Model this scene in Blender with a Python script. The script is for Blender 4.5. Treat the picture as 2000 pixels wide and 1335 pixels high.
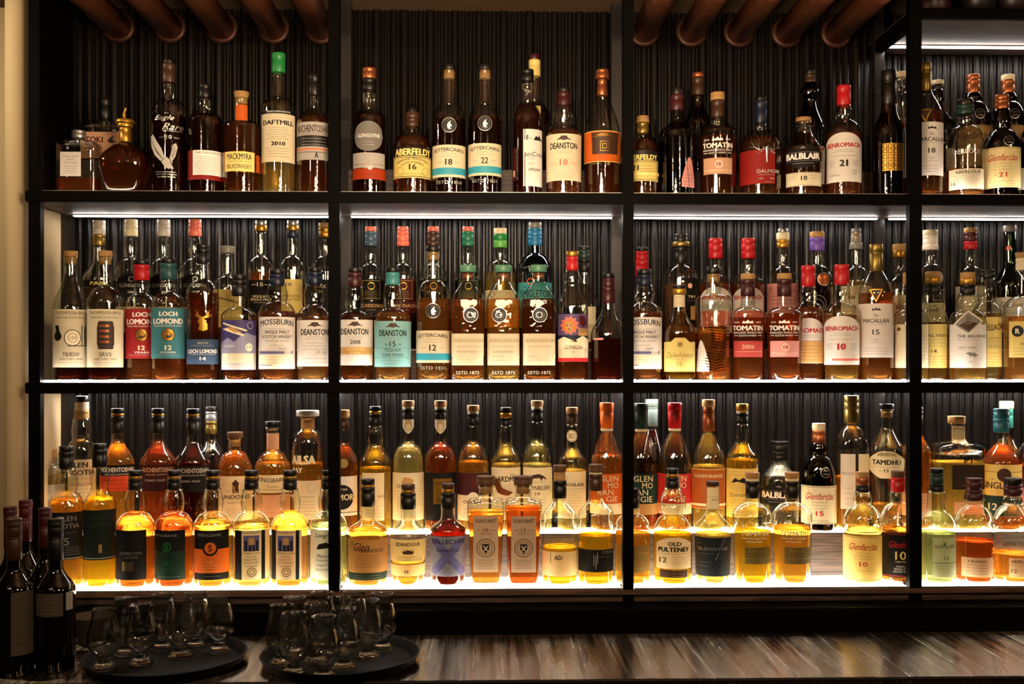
import bpy, bmesh, math, random
from mathutils import Vector, Matrix, noise
from mathutils.geometry import tessellate_polygon
for _o in list(bpy.data.objects): bpy.data.objects.remove(_o, do_unlink=True)
SC = bpy.context.scene; COL = SC.collection
random.seed(11)
# ------------------------------------------------------------ camera, world, exposure
U = 0.00115; F = 2080.0; TH = math.atan(55.0/F); D = F*U; ZC = 1.6; YH = 710.0
cam = bpy.data.cameras.new('camera'); cam.sensor_width = 36; cam.lens = 36*F/2000
cam.shift_y = (YH-667.5)/2000; cam.clip_start = .05
camo = bpy.data.objects.new('camera', cam); COL.objects.link(camo)
camo.location = (0, -D, ZC); camo.rotation_euler = (math.pi/2, 0, -TH); SC.camera = camo
w = bpy.data.worlds.new('world'); SC.world = w; w.use_nodes = True
w.node_tree.nodes['Background'].inputs[0].default_value = (1.0, .62, .34, 1)
w.node_tree.nodes['Background'].inputs[1].default_value = .004
SC.view_settings.view_transform = 'Standard'; SC.view_settings.look = 'None'
SC.view_settings.gamma = 1; SC.view_settings.exposure = 1.52; SC.view_settings.use_curve_mapping = False
cy = SC.cycles; cy.max_bounces = 10; cy.transparent_max_bounces = 24; cy.transmission_bounces = 10
cy.glossy_bounces = 4; cy.diffuse_bounces = 2; cy.sample_clamp_indirect = 6; cy.blur_glossy = .6
def area(name, loc, tgt, size, watts, col):
    l = bpy.data.lights.new(name, 'AREA'); l.energy = watts; l.color = col; l.shape = 'DISK'; l.size = size
    o = bpy.data.objects.new(name, l); COL.objects.link(o); o.location = loc
    o.rotation_euler = (Vector(tgt)-Vector(loc)).to_track_quat('-Z', 'Y').to_euler(); return o
WARM = (1, .68, .40)
area('front_fill', (-1.0, -1.9, 2.44), (-.4, 0, 1.8), .09, 2.3, WARM)  # added warm lamps, out of view: front light and highlights on the bottles
area('front_fill', (.7, -2.1, 2.44), (.3, 0, 1.9), .09, 3.4, WARM)
area('front_fill', (2.2, -1.6, 2.44), (.9, 0, 1.9), .09, 2.2, WARM)
area('pipe_fill', (0, -1.0, 2.0), (0, -.40, 2.5), .6, 8.0, (1, .74, .5))  # added unseen lamp facing up, brightens the copper pipes and the ceiling
for q_ in ((-1.3, -1.5, 2.1), (-.45, -2.2, 2.0), (.5, -1.6, 2.15), (1.5, -1.5, 2.05)):      # small point lights added out of frame for warm glints on the glass
    l_ = bpy.data.lights.new('glint_light', 'POINT'); l_.energy = .9; l_.color = (1, .66, .36); l_.shadow_soft_size = .045
    o_ = bpy.data.objects.new('glint_light', l_); COL.objects.link(o_); o_.location = q_
area('wall_washer', (-1.42, -.22, 2.42), (-1.135, .04, 1.75), .05, 1.5, (1, .80, .55))
LED = 14.0          # emission of the bare strips
PANEL = 5.0         # emission of the bottom light panels

def TX(px, Y):
    t = (px-1000)/F; return (Y+D)*(t*math.cos(TH)+math.sin(TH))/(math.cos(TH)-t*math.sin(TH))
def KK(px, Y):
    return (TX(px, Y)*math.sin(TH)+(Y+D)*math.cos(TH))/F
def TZ(py, px, Y): return ZC+(YH-py)*KK(px, Y)
# ------------------------------------------------------------ materials
def lin(h):
    h = h.lstrip('#'); c = [int(h[i:i+2], 16)/255 for i in (0, 2, 4)]
    return tuple(((x/12.92) if x <= .04045 else ((x+.055)/1.055)**2.4) for x in c)+(1,)
NAMES = dict(cream='e6d9b4', white='ece6da', yel='e6cf77', gold='b98a33', black='0b0b0c', ink='0f0c09', red='b3161c',
  dred='4a1014', maroon='3c1216', tan='b58c52', cork='a9804c', wood='5b3c22', copper='a8623c', brown='3d2516', navy='101a30',
  teal='2f8fa0', lteal='8cc3c0', green='1e7a3a', dgreen='16332a', orange='d8641a', coral='d9705c', grey='7c7870', lgrey='b5afa4',
  blue='1d6f9c', purple='6a4fae', lilac='5c5a86', silver='c9c7c2', pink='e09a90', peach='d6a582', olive='8a7338', steel='9a9a98', dim='5c5348', petrol='1d4a4c')
MC = {}
def newmat(n):
    m = bpy.data.materials.new(n); m.use_nodes = True; nt = m.node_tree; nt.nodes.clear()
    out = nt.nodes.new('ShaderNodeOutputMaterial'); return m, nt, out
def node(nt, t, **k):
    n = nt.nodes.new(t)
    for a, b in k.items():
        if a.startswith('i_'): n.inputs[a[2:].replace('_', ' ')].default_value = b
        else: setattr(n, a, b)
    return n
def pmat(kind, c, rough=.5, metal=0, spec=.5, var=.0, trans=0, bump=0, scale=200, coat=0):
    key = (kind, c)
    if key in MC: return MC[key]
    m, nt, out = newmat(kind+'_'+c); L = nt.links.new
    p = node(nt, 'ShaderNodeBsdfPrincipled'); col = lin(NAMES.get(c, c))
    p.inputs['Base Color'].default_value = col; p.inputs['Roughness'].default_value = rough
    p.inputs['Metallic'].default_value = metal; p.inputs['Specular IOR Level'].default_value = spec
    p.inputs['Coat Weight'].default_value = coat
    tc = node(nt, 'ShaderNodeTexCoord'); nz = node(nt, 'ShaderNodeTexNoise'); nz.inputs['Scale'].default_value = scale
    L(tc.outputs['Object'], nz.inputs['Vector'])
    if var:
        mx = node(nt, 'ShaderNodeMix', data_type='RGBA'); mx.inputs[6].default_value = col
        mx.inputs[7].default_value = tuple(x*(1-var) for x in col[:3])+(1,)
        L(nz.outputs['Fac'], mx.inputs[0]); L(mx.outputs[2], p.inputs['Base Color'])
    if bump:
        b = node(nt, 'ShaderNodeBump'); b.inputs['Strength'].default_value = bump; b.inputs['Distance'].default_value = .001
        L(nz.outputs['Fac'], b.inputs['Height']); L(b.outputs[0], p.inputs['Normal'])
    sh = p.outputs[0]
    if trans:
        tr = node(nt, 'ShaderNodeBsdfTranslucent'); tr.inputs[0].default_value = col
        ms = node(nt, 'ShaderNodeMixShader'); ms.inputs[0].default_value = trans
        L(p.outputs[0], ms.inputs[1]); L(tr.outputs[0], ms.inputs[2]); sh = ms.outputs[0]
    L(sh, out.inputs[0]); MC[key] = m; return m
def paper(c): return pmat('paper', c, .62, 0, .25, .12, .22, 0, 300)
def ink(c):
    if c in ('gold', 'silver', 'copper'): return pmat('foil_ink', c, .32, .9, .5, .15, 0, .2, 500)
    return pmat('ink', c, .5, 0, .3)
def capm(c):
    if c in ('cork', 'tan', 'wood', 'cream') : return pmat('wooden_cap', c, .6, 0, .3, .35, 0, .3, 260)
    if c in ('copper', 'gold', 'silver', 'olive', 'steel'): return pmat('foil_cap', c, .34, .75, .5, .2, 0, .2, 220)
    return pmat('capsule', c, .38, .0, .35, .12, 0, .12, 240, .05)
def glassm(name, tint, edge, base=.045, wave=.25):
    if name in MC: return MC[name]
    m, nt, out = newmat(name); L = nt.links.new
    lw = node(nt, 'ShaderNodeLayerWeight'); lw.inputs[0].default_value = .5
    p3 = node(nt, 'ShaderNodeMath', operation='POWER'); p3.inputs[1].default_value = 3.2
    p5 = node(nt, 'ShaderNodeMath', operation='POWER'); p5.inputs[1].default_value = 3.4
    L(lw.outputs['Facing'], p3.inputs[0]); L(lw.outputs['Facing'], p5.inputs[0])
    mx = node(nt, 'ShaderNodeMix', data_type='RGBA'); mx.inputs[6].default_value = lin(tint); mx.inputs[7].default_value = lin(edge)
    L(p3.outputs[0], mx.inputs[0])
    tr = node(nt, 'ShaderNodeBsdfTransparent'); L(mx.outputs[2], tr.inputs[0])
    gl = node(nt, 'ShaderNodeBsdfGlossy'); gl.inputs['Roughness'].default_value = .05
    tc = node(nt, 'ShaderNodeTexCoord'); nz = node(nt, 'ShaderNodeTexNoise'); nz.inputs['Scale'].default_value = 38
    b = node(nt, 'ShaderNodeBump'); b.inputs['Strength'].default_value = wave; b.inputs['Distance'].default_value = .002 if wave < .5 else .006
    L(tc.outputs['Object'], nz.inputs['Vector']); L(nz.outputs['Fac'], b.inputs['Height']); L(b.outputs[0], gl.inputs['Normal'])
    ma = node(nt, 'ShaderNodeMath', operation='MULTIPLY_ADD'); ma.inputs[1].default_value = .95; ma.inputs[2].default_value = base
    L(p5.outputs[0], ma.inputs[0])
    ms = node(nt, 'ShaderNodeMixShader'); L(ma.outputs[0], ms.inputs[0]); L(tr.outputs[0], ms.inputs[1]); L(gl.outputs[0], ms.inputs[2])
    L(ms.outputs[0], out.inputs[0]); MC[name] = m; return m
GLASS = {'clear': ('clear_bottle_glass', 'f2f5ee', '7c8074'), 'green': ('green_bottle_glass', '2c7a45', '06200f'), 'dark': ('dark_brown_glass', '4a2413', '0c0503'),
  'black': ('black_glass', '1a1512', '050403'), 'blue': ('petrol_blue_glass', '2a7f92', '06222c'), 'olive': ('olive_tinted_glass', 'c9c28c', '55502c'),
  'wine': ('dark_wine_glass', '0c120a', '030402'), 'wavy': ('rippled_clear_glass', 'f2f5ee', '7c8074'), 'red': ('ruby_glass', '9c1a12', '2a0503')}
def gmat(g): return glassm(*GLASS[g], .10 if g in ('black', 'wine', 'dark') else .06 if g == 'wavy' else .125, .55 if g == 'wavy' else .25)
LIQ = {'pale': 'fdf2c4', 'straw': 'fbe6a0', 'yellow': 'fbdc62', 'gold': 'fad27a', 'honey': 'f5c276', 'amber': 'ecae62', 'copper': 'e69c5a', 'deep': 'c4793c', 'ruby': '963820',
  'darkred': '6e2616', 'greenish': 'e4eabc'}
def liqm(c):
    key = 'liq'+c
    if key in MC: return MC[key]
    m, nt, out = newmat('whisky_'+c); L = nt.links.new; col = lin(LIQ[c])
    g = node(nt, 'ShaderNodeBsdfGlass'); g.inputs['Color'].default_value = col; g.inputs['IOR'].default_value = 1.36; g.inputs['Roughness'].default_value = .03
    t = node(nt, 'ShaderNodeBsdfTransparent'); t.inputs[0].default_value = col
    ms = node(nt, 'ShaderNodeMixShader'); ms.inputs[0].default_value = .62
    L(t.outputs[0], ms.inputs[1]); L(g.outputs[0], ms.inputs[2])
    # a little cloudiness, so the spirit takes light from the panels below
    d = node(nt, 'ShaderNodeBsdfDiffuse'); d.inputs[0].default_value = tuple(q**1.15 for q in col[:3])+(1,); tl = node(nt, 'ShaderNodeBsdfTranslucent'); tl.inputs[0].default_value = tuple(q**1.15 for q in col[:3])+(1,)
    m1 = node(nt, 'ShaderNodeMixShader'); m1.inputs[0].default_value = .6; L(d.outputs[0], m1.inputs[1]); L(tl.outputs[0], m1.inputs[2])
    m2 = node(nt, 'ShaderNodeMixShader'); m2.inputs[0].default_value = .10; L(ms.outputs[0], m2.inputs[1]); L(m1.outputs[0], m2.inputs[2])
    L(m2.outputs[0], out.inputs[0]); MC[key] = m; return m
def emis(name, col, s):
    m, nt, out = newmat(name); e = node(nt, 'ShaderNodeEmission'); e.inputs[0].default_value = col; e.inputs[1].default_value = s
    nt.links.new(e.outputs[0], out.inputs[0]); return m
# ------------------------------------------------------------ object helpers
def link(name, me, mats=(), parent=None, smooth=False, loc=None):
    o = bpy.data.objects.new(name, me); COL.objects.link(o)
    for m in mats: me.materials.append(m)
    if parent is not None: o.parent = parent
    if loc: o.location = loc
    if smooth:
        for p in me.polygons: p.use_smooth = True
    return o
def tag(o, label=None, cat=None, group=None, kind=None):
    if label: o['label'] = label
    if cat: o['category'] = cat
    if group: o['group'] = group
    if kind: o['kind'] = kind
    return o
def empty(name, loc, rz=0):
    o = bpy.data.objects.new(name, None); COL.objects.link(o); o.location = loc; o.rotation_euler = (0, 0, rz); o.empty_display_size = .02; return o
def tomesh(bm, name='m'):
    me = bpy.data.meshes.new(name); bm.to_mesh(me); bm.free(); return me
def boxbm(x0, x1, y0, y1, z0, z1, bev=0, bm=None):
    own = bm is None
    b = bmesh.new()
    bmesh.ops.create_cube(b, size=1)
    for v in b.verts: v.co = Vector(((x0+x1)/2+v.co.x*(x1-x0), (y0+y1)/2+v.co.y*(y1-y0), (z0+z1)/2+v.co.z*(z1-z0)))
    if bev: bmesh.ops.bevel(b, geom=list(b.edges), offset=bev, segments=2, affect='EDGES')
    if own: return b
    me = tomesh(b); bm.from_mesh(me); bpy.data.meshes.remove(me); return bm
def box(name, x0, x1, y0, y1, z0, z1, m, parent=None, bev=.0015):
    o = link(name, tomesh(boxbm(x0, x1, y0, y1, z0, z1, bev), name), [m], parent)
    return o
def lathe(prof, seg=40, xf=None, caps=True, sub=None):
    """prof [(r,z)] bottom to top; xf(phi) -> (x,y) unit cross-section"""
    bm = bmesh.new(); rings = []
    for r, z in prof:
        if r < 1e-6: rings.append([bm.verts.new((0, 0, z))]); continue
        ring = []
        for i in range(seg):
            a = 2*math.pi*i/seg
            cx, cyy = xf(a) if xf else (math.cos(a), math.sin(a))
            ring.append(bm.verts.new((r*cx, r*cyy, z)))
        rings.append(ring)
    for a, b in zip(rings, rings[1:]):
        if len(a) == 1 and len(b) == 1: continue
        for i in range(seg):
            j = (i+1) % seg
            if len(a) == 1: bm.faces.new((a[0], b[j], b[i]))
            elif len(b) == 1: bm.faces.new((a[i], a[j], b[0]))
            else: bm.faces.new((a[i], a[j], b[j], b[i]))
    return bm
def sq(n, dep):
    def f(a):
        c, s = math.cos(a), math.sin(a)
        return (math.copysign(abs(c)**(2/n), c), dep*math.copysign(abs(s)**(2/n), s))
    return f
# ------------------------------------------------------------ flat artwork wrapped on a bottle
TXT = {}
def textmesh(s, bold=.0, shear=0.0):
    key = (s, bold, shear)
    if key in TXT: return TXT[key]
    c = bpy.data.curves.new('t', 'FONT'); c.body = s; c.size = 1; c.shear = shear; c.resolution_u = 2; c.fill_mode = 'BOTH'
    o = bpy.data.objects.new('t', c); COL.objects.link(o)
    dg = bpy.context.evaluated_depsgraph_get(); me = o.evaluated_get(dg).to_mesh()
    vs = [(v.co.x, v.co.y) for v in me.vertices]; fs = [tuple(p.vertices) for p in me.polygons]
    o.evaluated_get(dg).to_mesh_clear(); bpy.data.objects.remove(o, do_unlink=True); bpy.data.curves.remove(c)
    if not vs: vs = [(0, 0), (1, 1)]
    if bold > .004:
        n = len(vs); sh = [(bold*1.3, 0), (-bold*1.3, 0), (0, bold*.7), (0, -bold*.7)]; v0, f0 = list(vs), list(fs)
        for i, (ex, ey) in enumerate(sh): vs = vs+[(x+ex, y+ey) for x, y in v0]; fs = fs+[tuple(q+n*(i+1) for q in f) for f in f0]
    x0 = min(v[0] for v in vs); x1 = max(v[0] for v in vs); y0 = min(v[1] for v in vs); y1 = max(v[1] for v in vs)
    r = ([((x-(x0+x1)/2)/max(x1-x0, 1e-5), (y-(y0+y1)/2)/max(y1-y0, 1e-5)) for x, y in vs], fs); TXT[key] = r; return r
class Art:
    """2D drawing in pixels relative to the bottle axis (x) and absolute image y; colours become material slots"""
    def __init__(s): s.bm = bmesh.new(); s.mats = []; s.n = 0
    def mi(s, m):
        if m not in s.mats: s.mats.append(m)
        return s.mats.index(m)
    def faces(s, pts, fs, m):
        k = s.mi(m); s.n += 1; lay = .0+s.n*.025
        vs = [s.bm.verts.new((x, lay, y)) for x, y in pts]
        for f in fs:
            try: q = s.bm.faces.new([vs[i] for i in f]); q.material_index = k
            except ValueError: pass
    def poly(s, pts, m):
        tri = tessellate_polygon([[Vector((x, y, 0)) for x, y in pts]]); s.faces(pts, tri, m)
    def item(s, it, cx):
        k = it[0]
        if k == 't':
            _, tx, dx, y, wd, h, c = it[:7]; bold = it[7] if len(it) > 7 else .0; sh = it[8] if len(it) > 8 else 0
            vs, fs = textmesh(tx, bold, sh); s.faces([(cx+dx+x*wd, y-yy*h) for x, yy in vs], fs, ink(c))
        elif k == 'a':      # arched text: text, dx, y(top of arc), w, h, col, rise
            _, tx, dx, y, wd, h, c, rise = it; vs, fs = textmesh(tx, .012, 0)
            s.faces([(cx+dx+x*wd, y-yy*h+rise*(2*x)**2) for x, yy in vs], fs, ink(c))
        elif k == 'b':
            _, x0, y0, x1, y1, c = it; s.poly([(cx+x0, y0), (cx+x1, y0), (cx+x1, y1), (cx+x0, y1)], ink(c))
        elif k == 'd':
            _, dx, y, r, c = it[:5]; ry = it[5] if len(it) > 5 else r
            s.poly([(cx+dx+r*math.cos(a*math.pi/12), y+ry*math.sin(a*math.pi/12)) for a in range(24)], ink(c))
        elif k == 'r':
            _, dx, y, r, t, c = it; n = 24; pts = []; fs = []
            for a in range(n):
                for q in (r, r-t): pts.append((cx+dx+q*math.cos(a*2*math.pi/n), y+q*math.sin(a*2*math.pi/n)))
            for a in range(n): b = (a+1) % n; fs.append((2*a, 2*b, 2*b+1, 2*a+1))
            s.faces(pts, fs, ink(c))
        elif k == 'p':
            _, pts, c = it; s.poly([(cx+x, y) for x, y in pts], ink(c))
        elif k == 'o':      # outline frame
            _, x0, y0, x1, y1, t, c = it; X0, X1 = cx+x0, cx+x1
            for q in ((X0, y0, X1, y0+t), (X0, y1-t, X1, y1), (X0, y0, X0+t, y1), (X1-t, y0, X1, y1)):
                s.poly([(q[0], q[1]), (q[2], q[1]), (q[2], q[3]), (q[0], q[3])], ink(c))
        elif k == 'f':      # fine print rules: dx, y0, y1, n, w, col
            _, dx, y0, y1, n, wd, c = it; rnd = random.Random(int(y0*7+wd))
            for i in range(n):
                y = y0+(y1-y0)*(i/max(1, n-1)); ww = wd*(.7+.3*rnd.random()); x = -ww/2
                while x < ww/2:
                    l = rnd.uniform(1.4, 4.4); e = min(x+l, ww/2)
                    s.poly([(cx+dx+x, y-.34), (cx+dx+e, y-.34), (cx+dx+e, y+.34), (cx+dx+x, y+.34)], ink(c)); x = e+.9
# ------------------------------------------------------------ bottle builder (all sizes given in photo pixels, turned into metres at the bottle's own depth)
ROWS = {}; REG = []
def smooth(t): return t*t*(3-2*t)
class Bot:
    """row, cx, top, w (body width), capsegs [(ybottom, width, colour)], neck=(width, y_bottom, bulge), ysh (y where the body reaches full width), sh shoulder type,
       liq=(colour, ylevel), glass, wb (base width), cross 'o' round | 's' square, dep depth ratio"""
    def __init__(s, row, cx, top, w, caps, neck, ysh, sh='d', liq=None, glass='clear', wb=None, cross='o', dep=1.0, Y=None, lip=0, desc='', labels=(), ztop=None, name='whisky_bottle', extra=None, waist=0, rz=None, plug=None):
        R = ROWS[row]; s.Y = R['Y'] if Y is None else Y; s.cx = cx; s.k = KK(cx, s.Y); k = s.k; s.X = TX(cx, s.Y)
        s.z0 = R['z'] if Y is None or R.get('zy') is None else R['z']
        s.base = YH-(s.z0-ZC)/k      # pixel y of the base centre
        s.w, s.wb, s.neck, s.ysh, s.sh, s.cross, s.dep, s.waist = w, (wb or w), neck, ysh, sh, cross, dep, waist
        facing = math.atan2(s.X, s.Y+D)
        s.rz = (-facing if cross == 'o' else 0) if rz is None else rz
        o = empty(name, (s.X, s.Y, s.z0), s.rz); s.o = o
        tag(o, desc+R['sfx'], 'bottle', R['grp'])
        xf = None if cross == 'o' else sq(7 if cross == 's' else 3.2, dep)
        glassbot = caps[-1][0] if caps else top
        gt = glassbot-2 if not lip else glassbot
        seg = 40 if cross == 'o' else 56
        s.gt = gt
        ys = []; b = s.base
        prof = [(0, b-3.5), (w*.28, b-2.2), (s.wb*.5-5, b-.2), (s.wb*.5-2.5, b), (s.wb*.5-.8, b-1.2), (s.wb*.5, b-3.5)]
        n = 12
        y = b-6
        for i in range(10): yy = b-6-(b-6-ysh)*i/10; prof.append((s.rad(yy), yy))
        for i in range(15): yy = ysh-(ysh-neck[1])*i/14; prof.append((s.rad(yy), yy))
        for i in range(1, 9):
            yy = neck[1]-(neck[1]-gt-(7 if lip else 0))*i/8
            prof.append((s.rad(yy), yy))
        if lip:
            r = neck[0]/2*.96
            prof += [(r, gt+6), (r+lip, gt+5), (r+lip, gt+1), (r, gt)]
        # dedupe monotone z above base
        out = prof[:6]
        for r, y in prof[6:]:
            if y < out[-1][1]-.05: out.append((r, y))
        P = [(r*k, (b-y)*k) for r, y in out]
        if caps: P.append((max(P[-1][0]-2*k, .001), P[-1][1]))
        body_xf = None
        if cross == 'o': bm = lathe(P, seg)
        else: bm = s.squarelathe([(r, y) for r, y in out], seg)
        g = link('glass_body', tomesh(bm, 'glass_body'), [gmat(glass)], o, True)
        s.g = g
        if liq:
            lc, ly = liq; t = 2.3; lp = [(0, b-7), (s.wb*.25, b-5), (s.wb*.5-t-4, b-4.2), (s.wb*.5-t, b-8)]
            for i in range(1, 17):
                yy = b-8-(b-8-ly)*i/16; lp.append((s.rad(yy)-t, yy))
            lp += [(lp[-1][0]-1.5, ly+.8), (0, ly+.8)]
            if cross == 'o': bm = lathe([(r*k, (b-y)*k) for r, y in lp], seg)
            else: bm = s.squarelathe(lp, seg)
            bmesh.ops.recalc_face_normals(bm, faces=bm.faces)
            link('liquid', tomesh(bm, 'liquid'), [liqm(lc)], o, True)
        if plug:
            pw, ph, pc = plug; link('cork_plug', tomesh(lathe([(0, (b-gt-ph)*k), (pw/2*k*.94, (b-gt-ph)*k), (pw/2*k, (b-gt-ph+1)*k), (pw/2*k, (b-gt)*k), (0, (b-gt)*k)], 28), 'cork_plug'), [capm(pc)], o, True)
        y0 = top
        nm = ['stopper', 'neck_capsule', 'neck_band', 'neck_ring', 'neck_collar']
        for i, cp in enumerate(caps):
            y1, cw, cc = cp[:3]; w2 = cp[3] if len(cp) > 3 else cw
            r0, r1 = w2/2, cw/2      # bottom, top radii
            e = min(.9, (y1-y0)*.2)
            pr = [(0, y1)] if False else [(max(r0-2.2, 1), y1), (r0-e*.5, y1), (r0, y1-e)]
            if y1-y0 > 14:           # pressed rings on a long capsule
                for q in (.30, .36):
                    yy = y1-(y1-y0)*(1-q); rr = r1+(r0-r1)*q
                    pr += [(rr, yy+1.0), (rr-.5, yy+.3), (rr-.5, yy-.1), (rr, yy-.8)]
                pr = pr[:3]+sorted(pr[3:], key=lambda q: -q[1])
            pr += [(r1, y0+e), (r1-e*.6, y0), (0, y0)]
            link(nm[min(i, 4)], tomesh(lathe([(r*k, (b-y)*k) for r, y in pr], 32), 'cap'), [capm(cc)], o, True)
            y0 = y1
        for L in labels: s.label(*L)
        REG.append([o, row, max(w, s.wb)/2*k+.0006, 1 if Y is None else 0])
        if extra: extra(s)
    def rad(s, y):
        if y >= s.ysh:
            t = (y-s.ysh)/max(1, s.base-s.ysh); return s.w/2+(s.wb-s.w)/2*t-s.waist*math.sin(math.pi*t)
        nw, yn, bul = s.neck; rn = nw/2
        if y >= yn:
            t = (y-yn)/max(1, s.ysh-yn); rb = s.w/2
            if s.sh == 'd': q = math.sqrt(max(0, 1-(1-t)**2)); q = .82*q+.18*smooth(t)
            elif s.sh == 's': q = smooth(t)
            elif s.sh == 'c': q = .55*math.sin(t*math.pi/2)+.45*t
            elif s.sh == 'v': q = t**1.5*.6+.4*smooth(t)
            elif s.sh == 'q': q = (1-(1-t)**4)**.25
            return rn+(rb-rn)*q
        top = s.gt; t = (yn-y)/max(1, yn-top)
        rt = rn*(1-.06*t)
        return rt+bul*math.sin(math.pi*min(1, t*1.15))**1 if t*1.15 < 1 else rt
    def squarelathe(s, prof, seg):
        k, b = s.k, s.base; bm = bmesh.new(); rings = []
        nw, yn, _ = s.neck
        for r, y in prof:
            t = 1 if y > s.ysh else max(0, min(1, (y-yn)/max(1, s.ysh-yn)))
            n = 2+(5 if s.cross == 's' else 1.6)*smooth(t); dp = 1+(s.dep-1)*t; f = sq(n, dp)
            if r < 1e-6: rings.append([bm.verts.new((0, 0, (b-y)*k))]); continue
            rings.append([bm.verts.new((r*k*f(2*math.pi*i/seg)[0], r*k*f(2*math.pi*i/seg)[1], (b-y)*k)) for i in range(seg)])
        for a, c in zip(rings, rings[1:]):
            for i in range(seg):
                j = (i+1) % seg
                if len(a) == 1: bm.faces.new((a[0], c[j], c[i]))
                elif len(c) == 1: bm.faces.new((a[i], a[j], c[0]))
                else: bm.faces.new((a[i], a[j], c[j], c[i]))
        return bm
    def surf(s, x, y, off):
        """x pixel offset along the label (arc length), y pixel -> local metres on the glass"""
        r = s.rad(y)+off
        if s.cross == 'o':
            a = x/max(r, 1); a = max(-1.55, min(1.55, a)); return (r*math.sin(a)*s.k, -r*math.cos(a)*s.k, (s.base-y)*s.k)
        n = 7 if s.cross == 's' else 3.6
        q = min(.999, abs(x)/r); return (x*s.k, -(r*s.dep)*(1-q**n)**(1/n)*s.k-.0001, (s.base-y)*s.k)
    def arc(s, dx, y=None):
        if s.cross != 'o': return dx
        r = s.rad(s.ysh+5 if y is None else y); return r*math.asin(max(-.985, min(.985, dx/r)))
    def wrap(s, art, name, parent, off, lift=1.0):
        bm = art.bm
        if not len(bm.faces): bm.free(); return None
        if s.cross == 'o':
            xs = [v.co.x for v in bm.verts]; a, b = min(xs), max(xs); st = 4.0; q = math.ceil(a/st)*st
            while q < b:
                bmesh.ops.bisect_plane(bm, geom=bm.verts[:]+bm.edges[:]+bm.faces[:], plane_co=(q, 0, 0), plane_no=(1, 0, 0), dist=1e-4); q += st
        for v in bm.verts:
            x, l, y = v.co; v.co = Vector(s.surf(x, y, off+l*lift))
        bmesh.ops.recalc_face_normals(bm, faces=bm.faces)
        me = tomesh(bm, name)
        return link(name, me, art.mats, parent)
    def label(s, y0, y1, x0, x1, col, items=(), shape='rect', lab=None):
        """x0,x1 are image x of the label's edges; items use offsets from the label's centre"""
        a0, a1 = s.arc(x0-s.cx), s.arc(x1-s.cx); c = (a0+a1)/2; wl = a1-a0; par = s.o
        sc = wl/max(1, (x1-x0))
        if col:
            A = Art(); m = paper(col) if col not in ('gold', 'silver', 'copper') else ink(col)
            nx = 16
            def yt(t):    # top edge
                if shape == 'arch': return y0+(y1-y0)*.16*(abs(2*t-1)**2.2)*1.3
                if shape == 'bump': return y0 if abs(t-.5) < .14 else y0+min(8, (abs(t-.5)-.14)*90)
                if shape == 'oval': return (y0+y1)/2-(y1-y0)/2*math.sqrt(max(0, 1-(2*t-1)**2))
                if shape == 'hex': return y0+(y1-y0)*.32*max(0, (abs(2*t-1)-.3)/.7)
                if shape == 'drop': return y0+(y1-y0)*.75*abs(2*t-1)**1.6
                return y0
            def yb(t):
                if shape == 'oval': return (y0+y1)/2+(y1-y0)/2*math.sqrt(max(0, 1-(2*t-1)**2))
                if shape == 'hex': return y1-(y1-y0)*.32*max(0, (abs(2*t-1)-.3)/.7)
                if shape == 'shield': return y1-(y1-y0)*.5*abs(2*t-1)**1.4
                return y1
            pts = []; fs = []
            ny = 4
            for i in range(nx+1):
                t = i/nx
                for j in range(ny+1): pts.append((a0+wl*t, yt(t)+(yb(t)-yt(t))*j/ny))
            for i in range(nx):
                for j in range(ny): q = i*(ny+1)+j; fs.append((q, q+1, q+ny+2, q+ny+1))
            A.n = 0; A.faces(pts, fs, m)
            par = s.wrap(A, 'label', s.o, .25)
            if lab: par['label'] = lab
        if items:
            A = Art(); A.n = 4
            for it in items:
                it = list(it); ci = (x0+x1)/2-s.cx
                def span(dx, wd): l, r = s.arc(ci+dx-wd/2), s.arc(ci+dx+wd/2); return (l+r)/2-c, r-l
                if it[0] in 'ta': it[2], it[4] = span(it[2], it[4])
                elif it[0] in 'bo': m_, w_ = span((it[1]+it[3])/2, it[3]-it[1]); it[1], it[3] = m_-w_/2, m_+w_/2
                elif it[0] == 'f': it[1], it[5] = span(it[1], it[5])
                elif it[0] in 'dr': it[1] = span(it[1], 2)[0]
                elif it[0] == 'p': it[1] = [(s.arc(ci+x)-c, y) for x, y in it[1]]
                A.item(tuple(it), c)
            s.wrap(A, 'lettering' if col else 'printed_lettering', par, .35)
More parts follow.
